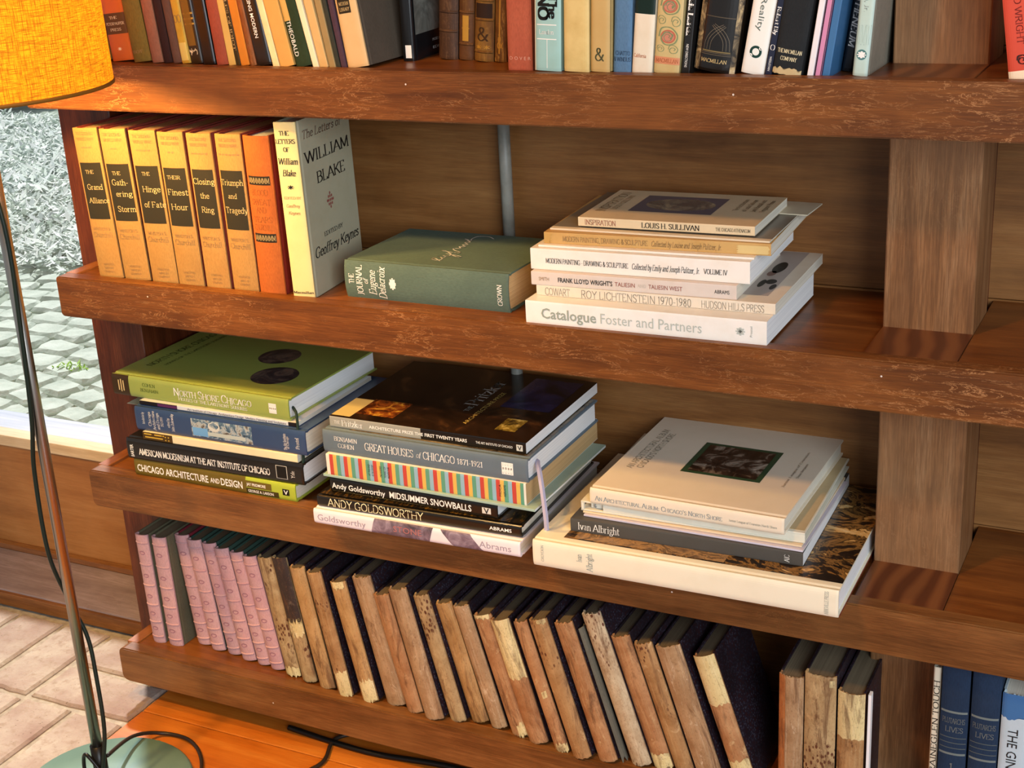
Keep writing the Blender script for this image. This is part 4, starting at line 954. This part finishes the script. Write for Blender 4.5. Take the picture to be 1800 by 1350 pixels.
# grey loose cover tucked beside the tall pale book
lc = tag(empty('loose_cover'), 'thin curved grey paper cover loose between two leaning leather books', 'paper')
v, f = [], []
for j in range(9):
    zz = .205*j/8
    for i in range(5): v.append((.004*math.sin(i*.7), .001+i*.004, zz+(.010*(i % 2) if j == 0 else 0)))
for j in range(8):
    for i in range(4): a = j*5+i; f.append((a, a+1, a+6, a+5))
g_ = obj('cover_sheet', (v, f), cloth('6E6A5C'), lc); so = g_.modifiers.new('t', 'SOLIDIFY'); so.thickness = .0012
lc.matrix_world = Matrix.Translation((.8705, .013, Z4+.001)) @ Matrix.Rotation(R(-16.6), 4, 'Y')
for x, y, t, H_, mt, art, lb in ((1.083, .032, .0315, .182, L5, [P_('S', 0, 1, 0, .30, leather('B4703C', '8E5228'), 'worn_patch')], 'upright leather book with an orange-brown stripe down its left edge'),
                            (1.1165, .030, .0395, .193, L3, [P_('S', .03, .08, .8, .95, CRM, 'paper_chip')], 'upright spotted leather book in the middle of three beside the post'),
                            (1.1585, .030, .0335, .176, L2, [P_('S', 0, .37, 0, 1, CRM, 'worn_patch', rag=.015)], 'upright leather book with cream upper third, against the post')):
    stand(make_book('old_leather_book', lb, t, H_, D, MARB, spine_mat=mt, pg=OLDP, style='old', art=art, torn=.002, group='three upright leather books by the post'), x-.003, y, Z4, 0)
obj('page_sliver', box_bm(1.1925, 1.1960, .030, .040, Z4, Z4+.176), PGW)
tag(bpy.data.objects['page_sliver'], 'thin white booklet standing between the last upright leather book and the post', 'booklet')
art = [T_('S', 'up', 'A MINGRAINEGLEN TOUCH', .12, .92, .5, .0065, INK, 'serif')]
stand(make_book('thin_book', 'narrow cream book with black lettering right of the post on the bottom shelf', .0095, .225, .14, paper('D6CFB8'), art=art), 1.2670, .040, Z4+.003)
NB = cloth('22344C', '18263A'); DGR = flat('dull_grey_ink', '6C7270', .5)
for i, (x, t) in enumerate(((1.2785, .0325), (1.3135, .0330))):
    art = []
    for q in (.28, .52): art += [P_('S', q, q+.012, .03, .97, flat('dull_gilt_band', '6E7A78', .4), 'gilt_band')]
    art += [T_('S', 'horiz', 'PLUTARCHS', .1, .9, .335, .007, DGR), T_('S', 'horiz', 'LIVES', .22, .85, .385, .007, DGR), T_('S', 'horiz', '12'[i], .44, .56, .60, .009, DGR)]+[P_('S', a_, a_+.004, .03, .97, flat('dull_gilt_line', '56605E', .4), 'gilt_band') for a_ in (.43, .46, .49)]
    stand(make_book('navy_book', ('navy blue cloth book numbered one beside the post', 'navy blue cloth book numbered two beside the white and blue jacket')[i], t, .243, .16, NB, style='round', art=art, pg=PG), x, .033, Z4+.003)
art = [P_('S', 0, .16, 0, 1, paper('3E6EA0', .3), 'blue_panel', rag=.02), T_('S', 'along', 'THE GINGER TREE', .22, .78, .5, .012, INK, 'sans')]
stand(make_book('jacketed_book', 'white and blue jacketed book at the right edge of the bottom shelf', .030, .212, .15, paper('B9CBD4', .3), art=art, torn=.002), 1.3480, .034, Z4+.003)
stand(make_book('jacketed_book', 'dark book partly cut off at the right edge of the bottom shelf', .030, .20, .15, paper('2E3A30', .3)), 1.3805, .036, Z4+.003)

# ---- top shelf
Z1 = ZT[0]-.003
def tp(x0, x1, y, lean, mat, lb, H=.195, art=(), style='soft', spine=None, bulge=None, D=.13, pg=None, nm='book', dz=0, yaw=0, bands=0, gap=.0006):
    ln = R(lean); t = (x1-x0)*math.cos(ln)-gap
    b = make_book(nm, lb, t, H, D, mat, style=style, spine_mat=spine, art=list(art), bulge=bulge, pg=pg, seed=int(x0*1e4), bands=bands)
    stand(b, x0 if lean <= 0 else x1-t, y, Z1+(.003 if y < .0225 else 0)+dz, lean, yaw)
SA = lambda s, lo, hi, cap, mt, **k: T_('S', 'along', s, lo, hi, .5, cap, mt, **k)
SH = lambda s, a, lo, hi, cap, mt, font='serif', **k: T_('S', 'horiz', s, lo, hi, a, cap, mt, font, **k)
tp(.080, .117, .057, -5, paper('8A6A30'), 'brown book half hidden by the lampshade on the top shelf', H=.2)
tp(.119, .157, .057, -5, paper('C4652A', .4), 'orange jacketed book with a brown press band beside the lampshade', H=.2, style='hard', art=[P_('S', .68, .82, 0, 1, paper('5A3E20'), 'press_band'), SH('THE', .71, .3, .65, .0035, CREAMI), SH('PETERPAUPER', .75, .08, .92, .0035, CREAMI), SH('PRESS', .79, .25, .75, .0035, CREAMI), SH('*', .92, .4, .6, .006, CREAMI)])
tp(.160, .191, .053, -5.5, cloth('7A6A2E'), 'olive cloth book right of the orange one', style='round', art=[SH('KNOPF', .93, .1, .7, .004, TAN)])
tp(.194, .213, .050, -4.6, cloth('9A6A50'), 'dusty brown cloth book with a dark side', style='round', spine=cloth('9A6A50'))
tp(.2135, .228, .051, -4.8, cloth('3A2622'), 'thin dark brown book between brown and taupe ones', style='round')
tp(.229, .2445, .051, -4.8, cloth('6E5444'), 'taupe book just left of the patterned yellow one', style='round')
tp(.2455, .261, .049, -5.0, paper('D0AC3C', .5, .8), 'yellow patterned book with a pale foot label', style='hard', art=[P_('S', .86, .98, .1, .9, paper('E2CC6A'), 'foot_label'), SH('OO', .7, .1, .9, .01, TAN)])
tp(.262, .282, .048, -5.3, gloss('2A2214', .35), 'black and gold book with a chipped label near its foot', style='hard', art=[P_('S', .0, .88, .05, .78, paper('7A5A20'), 'gilt_panel')]+[P_('S', a_, a_+.012, .05, .95, flat('gold_ring', 'B08A3A', .35), 'gilt_ring') for a_ in (.66, .695, .73)]+[SH('~', .915, .1, .8, .006, CREAMI, nib=3, thin=1)])
tp(.2855, .3065, .043, -4.9, gloss('15110F', .35), 'plain black book left of the dusty red one', style='hard')
tp(.3095, .3285, .041, -4.5, cloth('A4543E'), 'dusty red cloth book on the top shelf', style='round')
tp(.3295, .3415, .040, -5.2, paper('D9B966'), 'thin pale yellow book next to the dusty red one')
tp(.342, .3495, .039, -6.2, paper('3A3018'), 'very thin black book with yellow lettering', art=[SA('TALES OF IDIOT', .5, .9, .0035, GOLD)])
tp(.350, .3640, .039, -6.8, paper('D98A2E'), 'orange-yellow book leaning left of the brown spine')
tp(.3645, .3755, .039, -7.4, leather('A0602C', '7A3E18'), 'narrow rust-brown leather book', style='old')
tp(.377, .4010, .037, -8.6, gloss('1E1A16', .3), 'black book with white lettering running down its spine', style='hard', art=[SA('OF BEING MODERN', .48, .82, .0055, WH, font='sans', bold=True)])
tp(.4080, .4185, .029, -10.6, paper('EFDFAE', .6, .6), 'thin cream book with ragged foxed edge, leaning')
tp(.4200, .4425, .028, -11.0, paper('CFA25A'), 'tan paperback left of the dark green one')
tp(.4435, .4685, .030, -11.3, cloth('2E3E28'), 'dark green cloth book with white capitals down its spine', style='hard', art=[T_('S', 'along', 'THEOBALD', .70, .93, .3, .0065, WH, 'sans'), P_('S', .45, .70, 0, .45, paper('C9A860'), 'spine_label')])
tp(.4700, .4790, .028, -11.6, paper('EFE2BE'), 'thin cream book right of the dark green one')
tp(.4795, .4925, .029, -10.6, paper('CFAE74'), 'slim tan book in the leaning run')
tp(.4930, .5030, .030, -9.3, paper('9A8458'), 'slim khaki book in the leaning run')
tp(.5033, .5095, .031, -9.0, cloth('3A3C34'), 'thin charcoal book in the leaning run')
tp(.5098, .5185, .032, -8.3, cloth('4E3844'), 'thin purple-grey book before the wide cream one', style='hard')
tp(.5190, .5500, .033, -7.6, cloth('5E5346'), 'wide cream-spined book with brown cloth side and a dark top label', style='hard', spine=paper('D9B782'), art=[P_('S', .3, .66, .12, .72, paper('2A2418'), 'spine_label'), SH('MODERN', .6, .2, .66, .004, GOLD), SH('LIBRARY', .635, .2, .66, .004, GOLD)], D=.15)
# glossy photo-covered book standing further back, front cover turned to us
art = [T_('F', 'horiz', 'designed by wilf burton', .05, .9, .52, .006, WH, 'sans', bold=True), T_('F', 'horiz', 'museums of', .45, .9, .57, .006, WH, 'sans', bold=True),
       P_('F', .0, .84, .04, .97, photo('grey_form_photo', [(.35, '3E3E3A'), (.5, '6E6E66'), (.65, '9A9A90')], 14, .8, .25), 'cover_picture', off=.0002), T_('F', 'horiz', 'MUSEUM AND GALLERY', .4, .9, .90, .0035, WH, 'sans'), T_('F', 'horiz', 'EDINBURGH', .4, .9, .95, .0035, WH, 'sans'), P_('S', .9, .98, .3, .8, WH, 'foot_label')]
tp(.5600, .5770, .098, .3, gloss('17181A', .2), 'glossy black book with a grey photograph on its cover, set back', H=.2, style='hard', art=art, yaw=5, D=.14)
tp(.601, .629, .118, 4.6, leather('4E3420', '38241A', wear='7A5A40'), 'plain dark brown ribbed leather book set back', style='old', bands=(.1, .3, .5, .7, .82))
GLT = flat('gilt_tooling', 'B98A34', .35)
tp(.632, .6540, .114, 4.6, leather('6A4420', '4A2C14', wear='A07A40'), 'narrow brown and gilt leather book with shiny ribs', style='old', bands=(.1, .3, .5, .7, .9), art=[P_('S', .72, .88, .3, .7, GLT, 'gilt_panel'), SH('*', .8, .25, .75, .012, GLT), SH('*', .6, .25, .75, .012, GLT)])
tp(.660, .6870, .103, 4.9, leather('8A6428', '6A4418', wear='C49A50'), 'gilt leather book with leaf ornaments and a dark label', style='old', bands=(.1, .3, .5, .62, .74, .94), art=[P_('S', .64, .73, .08, .92, flat('dark_leather_label', '2E1C10'), 'spine_label'), SH('&', .83, .2, .8, .016, flat('dark_ornament', '3E2810')), SH('&', .55, .2, .8, .016, flat('dark_ornament2', '3E2810')), SH('**', .91, .1, .9, .006, GLT)])
tp(.689, .7070, .101, 4.7, leather('7A5424', '52320F', wear='C49A50'), 'dark gilt-edged leather book beside the terracotta one', style='old', art=[P_('S', .05, .95, .38, .5, GLT, 'gilt_line'), SH('&', .88, .25, .75, .014, GLT)])
tp(.742, .7745, .033, 1.4, cloth('B45E44', 'A04C38'), 'terracotta cloth book with faint letters at its foot', style='hard', art=[SH('D O V E R', .925, .1, .95, .004, flat('faded_pink_ink', 'D8A08A'), 'sans')], H=.205)
tp(.784, .8175, .019, 2.4, paper('9CC4BE', .4), 'pale aqua book with bold black letters', style='hard', H=.215, art=[P_('S', 0, 1, 0, .05, paper('E4DCC0'), 'spine_edge'), T_('S', 'along', 'NO', .60, .73, .36, .0125, BLK, bold=True, nib=2.6, thin=1.4), T_('S', 'along', 'The', .60, .72, .72, .0095, BLK, nib=2.4, thin=1.2), P_('S', .755, .76, .1, .85, WH, 'white_line'), P_('S', .83, .835, .1, .85, WH, 'white_line'), P_('S', .835, .985, .485, .505, WH, 'white_line'), SH('London', .795, .2, .75, .005, WH)])
tp(.822, .8535, .017, 2.0, paper('D9C07E', .5, .6), 'cream mottled jacketed book right of the aqua one', style='hard')
tp(.854, .8775, .020, 2.2, paper('BFA068', .5, .4), 'tan book with a small tree emblem at its foot', style='hard', spine=paper('C4A468'), art=[SH('&', .90, .25, .75, .014, flat('dark_green_emblem', '4A4A30'))])
tp(.8790, .9010, .026, 3.0, cloth('5A7EA0', '4C6E92'), 'blue cloth book with darker letters at its foot', style='hard', art=[SH('CHATTO', .88, .15, .95, .0045, NAVYI), SH('& WINDUS', .915, .05, .98, .0045, NAVYI)])
tp(.9020, .9265, .025, 4.8, paper('E6DCC6', .5, .3), 'off-white book with a dark green block above', style='hard', art=[P_('S', 0, .66, 0, 1, flat('very_dark_green', '14261E', .3), 'green_block'), SH('California', .895, .08, .7, .004, flat('orange_ink', 'C4703A'))])
tp(.9270, .9575, .028, 5.2, paper('C9B27A', .45, .3), 'floral patterned jacketed book in green and coral', style='hard', art=[E_('S', a, .5, .038, .30, flat('coral_flower', 'B8664E', .5), 'flower') for a in (.62, .79)]+[E_('S', a, .5, .030, .24, flat('pale_coral', 'C4826A', .5), 'flower') for a in (.62, .79)]+[SH('@', a, b0, b1, cp, flat('sage_foliage', '7A8A62'), nib=.45, thin=.35) for a, b0, b1, cp in ((.62, .05, .95, .022), (.79, .05, .95, .022), (.79, .25, .7, .012), (.705, .55, .98, .012), (.70, .02, .4, .010), (.86, .5, .95, .010), (.86, .05, .4, .008), (.62, .3, .75, .012))]+[P_('S', .905, .945, 0, 1, flat('coral_band', 'D08A62', .5), 'coral_band'), SH('MACMILLAN', .925, .08, .95, .0042, flat('rust_ink', 'A85A34'))])
tp(.9585, .9685, .031, 6.4, gloss('1E1C1A', .3), 'thin black book with white letters, beside the floral one', art=[SA('rico Garcia Lorca', .40, .78, .0055, WH, nib=2.4, thin=1.4), SA('NEW DIRECTIONS', .83, .96, .003, WH, font='sans')])
BL = photo('rubbed_black_leather', [(.38, '2A2620'), (.5, '7A6A50'), (.6, 'C8B080'), (.72, 'E4DCC8')], 60, 1, .3)
tp(.9690, 1.0190, .040, 8.6, gloss('1A1612', .2), 'thick black leather book with rubbed shiny edges and arch tooling', style='old', spine=gloss('1A1612', .25), bulge=.009, H=.2, art=[P_('S', 0, 1, .02, .16, BL, 'rubbed_edge'), P_('S', 0, 1, .88, .985, BL, 'rubbed_edge')]+[SH('^', .81, .2, .86, .028, flat('blind_tooling', '6E6454', .4), nib=.14, thin=.12)]+[P_('S', a_, a_+.004, .18, .87, flat('tool_line', '5A5040', .4), 'tooled_line') for a_ in (.70, .895, .905)]+[P_('S', .885, .892, .2, .85, flat('gilt_dull', '7A6A44'), 'tooled_line'), SH('MACMILLAN', .94, .2, .8, .004, GOLD)])
tp(1.0275, 1.0545, .030, 10.2, gloss('F0F0E8', .3), 'white book with a swirling dark green emblem', style='hard', art=[SA('Shaping Reality', .35, .76, .0065, flat('grey_green_ink', '5E6A62'), font='sans'), E_('S', .875, .5, .034, .26, flat('dark_teal_print', '143A34'), 'swirl_emblem'), E_('S', .875, .5, .02, .15, gloss('F0F0E8', .3), 'swirl_emblem'), E_('S', .853, .7, .01, .08, gloss('F0F0E8', .3), 'swirl_emblem'), E_('S', .897, .3, .01, .08, gloss('F0F0E8', .3), 'swirl_emblem')])
tp(1.0555, 1.0635, .027, 10.0, gloss('20253A', .3), 'thin navy book with white lettering right of the white one', art=[SA('Bridgnall', .40, .58, .004, WH, nib=2), SA('Robert Bly', .62, .77, .004, WH, nib=2), SH('O', .84, .15, .85, .006, WH), SA('WESLEYAN', .89, .97, .0025, WH, font='sans')])
tp(1.0640, 1.0965, .025, 9.4, cloth('25282A', '1C2024'), 'black cloth book with a worn pale foot and gilt letters', style='hard', art=[SH('THE MACMILLAN', .87, .08, .92, .0042, CREAMI, nib=1.6), SH('COMPANY', .91, .22, .78, .0042, CREAMI, nib=1.6), P_('S', .965, 1, .0, 1, paper('C4B084'), 'worn_patch', rag=.012)])
tp(1.1030, 1.1100, .024, 8.6, gloss('E9E4E6', .3), 'thin white booklet beside the pink one')
tp(1.1110, 1.1180, .025, 8.6, gloss('D08AAE', .3), 'thin pink booklet on the top shelf', art=[P_('S', 0, 1, .0, .1, BLK, 'dark_line'), P_('S', 0, 1, .9, 1, BLK, 'dark_line')])
tp(1.1185, 1.1270, .027, 8.6, gloss('3E6E9C', .35), 'blue booklet whose cover bows outward', D=.12)
tp(1.1290, 1.1415, .070, 8.4, gloss('191A1E', .3), 'black book with white italic capitals, set back', style='hard', art=[SA('ATHENEUM', .55, .86, .0065, WH, ital=.2, nib=1.8)])
tp(1.1480, 1.1645, .040, 4.4, cloth('8A8474', '6E6858'), 'pale aqua-spined grey book at the right end of the top row', style='hard', spine=paper('BCD2C8', .4), D=.15, art=[SA('Mills, Jr.', .52, .66, .004, GREY), T_('S', 'horiz', 'WMW', .02, .95, .78, .02, flat('faint_grey_lines', '9AB0A8'), nib=.2, thin=.2), E_('S', .885, .5, .028, .34, flat('teal_disc', '4A7A78'), 'publisher_mark'), SH('*', .885, .22, .78, .009, WH, nib=2, thin=1.2)])
tp(1.3100, 1.3400, .030, -8.2, gloss('D04A32', .4), 'bright red-orange book leaning right of the post', style='hard', art=[T_('S', 'along', 'FRANK LLOYD WRIGHT', .30, .82, .5, .0062, flat('dark_red_ink', '7A2018')), P_('S', .955, 1, 0, 1, paper('F0D8B8'), 'foot_edge'), SH('@', .9, .3, .7, .01, INK), T_('S', 'horiz', 'G', .35, .75, .90, .009, flat('dark_red_ink2', '7A2018'))])
tp(1.3440, 1.3700, .032, -8.2, gloss('B8B0A0', .4), 'pale book cut off at the right edge of the top shelf')

# ================================================================ floor lamp
LX, LY = LAMP
fl = tag(empty('floor_lamp', (LX, LY, FZ)), 'floor lamp with yellow woven drum shade, slim metal pole and pale green round base', 'lamp')
s = NT('mint_enamel'); c = s.ramp(s.noise(s.coord((1, 1, 1)), 6, 3), [(0.3, '5F8076'), (0.7, '78978B')]); MINT = s.out(c, 0.32, 0.5)
s = NT('chrome'); CHR = s.out('A8A29A', 0.28, 0.5, Metallic=1.0)
BKP = flat('black_plastic', '14120F', .35); GCORD = flat('dark_green_cord', '15241E', .4); BCORD = flat('brown_cord', '2E241C', .4)
obj('base', lathe([(0, 0.0), (.124, 0), (.128, .003), (.128, .010), (.124, .014), (.05, .017), (0, .0175)], 64), MINT, fl, smooth=True)
obj('pole', tube([(0, 0, .016), (0, 0, 1.20)], .0078, 20, 0), CHR, fl, smooth=True)
obj('pole_sleeve', tube([(0, 0, .014), (0, 0, .085)], .0105, 20, 0), BKP, fl, smooth=True)
s = NT('woven_yellow_shade')
wv1 = s.noise(s.coord((60, 60, 1100)), 1, 3, .7); wv2 = s.noise(s.coord((900, 900, 40)), 1, 3, .7)
c1 = s.ramp(wv1, [(.40, '3E2806'), (.5, 'B8862C'), (.7, 'D8A848')]); c2 = s.ramp(wv2, [(.40, '4E340C'), (.48, 'D0A250'), (.7, 'ECC47C')])
cc = s.mix(1.0, c1, c2, 'MULTIPLY'); cc = s.mix(0.15, cc, 'D8A440')
df = s.n('ShaderNodeBsdfDiffuse'); tl = s.n('ShaderNodeBsdfTranslucent'); mx = s.n('ShaderNodeMixShader'); mx.inputs[0].default_value = .36
s.l(cc, df.inputs[0]); s.l(cc, tl.inputs[0]); s.l(df.outputs[0], mx.inputs[1]); s.l(tl.outputs[0], mx.inputs[2]); s.l(mx.outputs[0], s.t.nodes['Material Output'].inputs[0])
SHADE = s.m
z0, z1_ = .305-FZ, .60-FZ
obj('lamp_shade', lathe([(.1605, z0), (.155, z1_)], 96), SHADE, fl, smooth=True)
obj('shade_rim', lathe([(.1600, z0-.001), (.1616, z0-.001), (.1616, z0+.0035), (.1600, z0+.0035), (.1600, z0-.001)], 96), flat('shade_rim_tape', '7A5010', .7), fl, smooth=True)
obj('bulb', lathe([(0, 1.045), (.02, 1.05), (.03, 1.07), (.022, 1.10), (.014, 1.12), (0, 1.121)], 24), None or flat('bulb_glass', 'F0E0C0', .3), fl, smooth=True) if 0 else None
def W(x, y, z): return (x-LX, y-LY, z-FZ)
# measured cord: runs beside the pole, crosses behind it, loops at the foot
obj('cord', tube([(-.012, -.012, 1.0), (.012, -.010, .86), (.010, -.012, .72), (.002, -.013, .60), (-.014, -.010, .52), (-.016, -.010, .40), (-.012, .006, .32), (.006, .012, .26), (.016, .006, .20), (.024, -.004, .12), (.016, -.012, .055), (.012, -.010, .03)], .0030, 8, 8), GCORD, fl, smooth=True)
obj('cord', tube([(.012, -.012, .05), (-.010, -.014, .075), (-.020, -.012, .055), (-.014, -.016, .03), (.0, -.016, .022)], .0028, 8, 8), BKP, fl, smooth=True)
obj('cord_clip', box_bm(-.010, .030, -.020, -.013, .026, .034, .002, 2), BKP, fl)
obj('mains_cord', tube([(.004, .012, .06), (-.028, .10, .030), (-.015, .150, .007), (.04, .150, .006), (.095, .105, .006), (.135, .02, .006), (.15, -.06, .006), (.16, -.15, .006)], .0030, 8, 8), BCORD, fl, smooth=True)
tag(obj('extension_lead', tube([(.43, .20, FZ+.005), (.42, .08, FZ+.005), (.385, .03, FZ+.005), (.40, -.03, FZ+.005), (.375, -.10, FZ+.005), (.40, -.2, FZ+.005)], .0032, 8, 8), BCORD, smooth=True), 'dark brown cable coming out from under the lowest shelf', 'cable')
tag(obj('flat_cable', tube([(.30, .03, FZ+.005), (.45, .02, FZ+.005), (.60, .035, FZ+.005), (.8, .02, FZ+.005)], .0045, 8, 8), BKP, smooth=True), 'black cable lying in the shadow along the underside of the lowest shelf', 'cable')
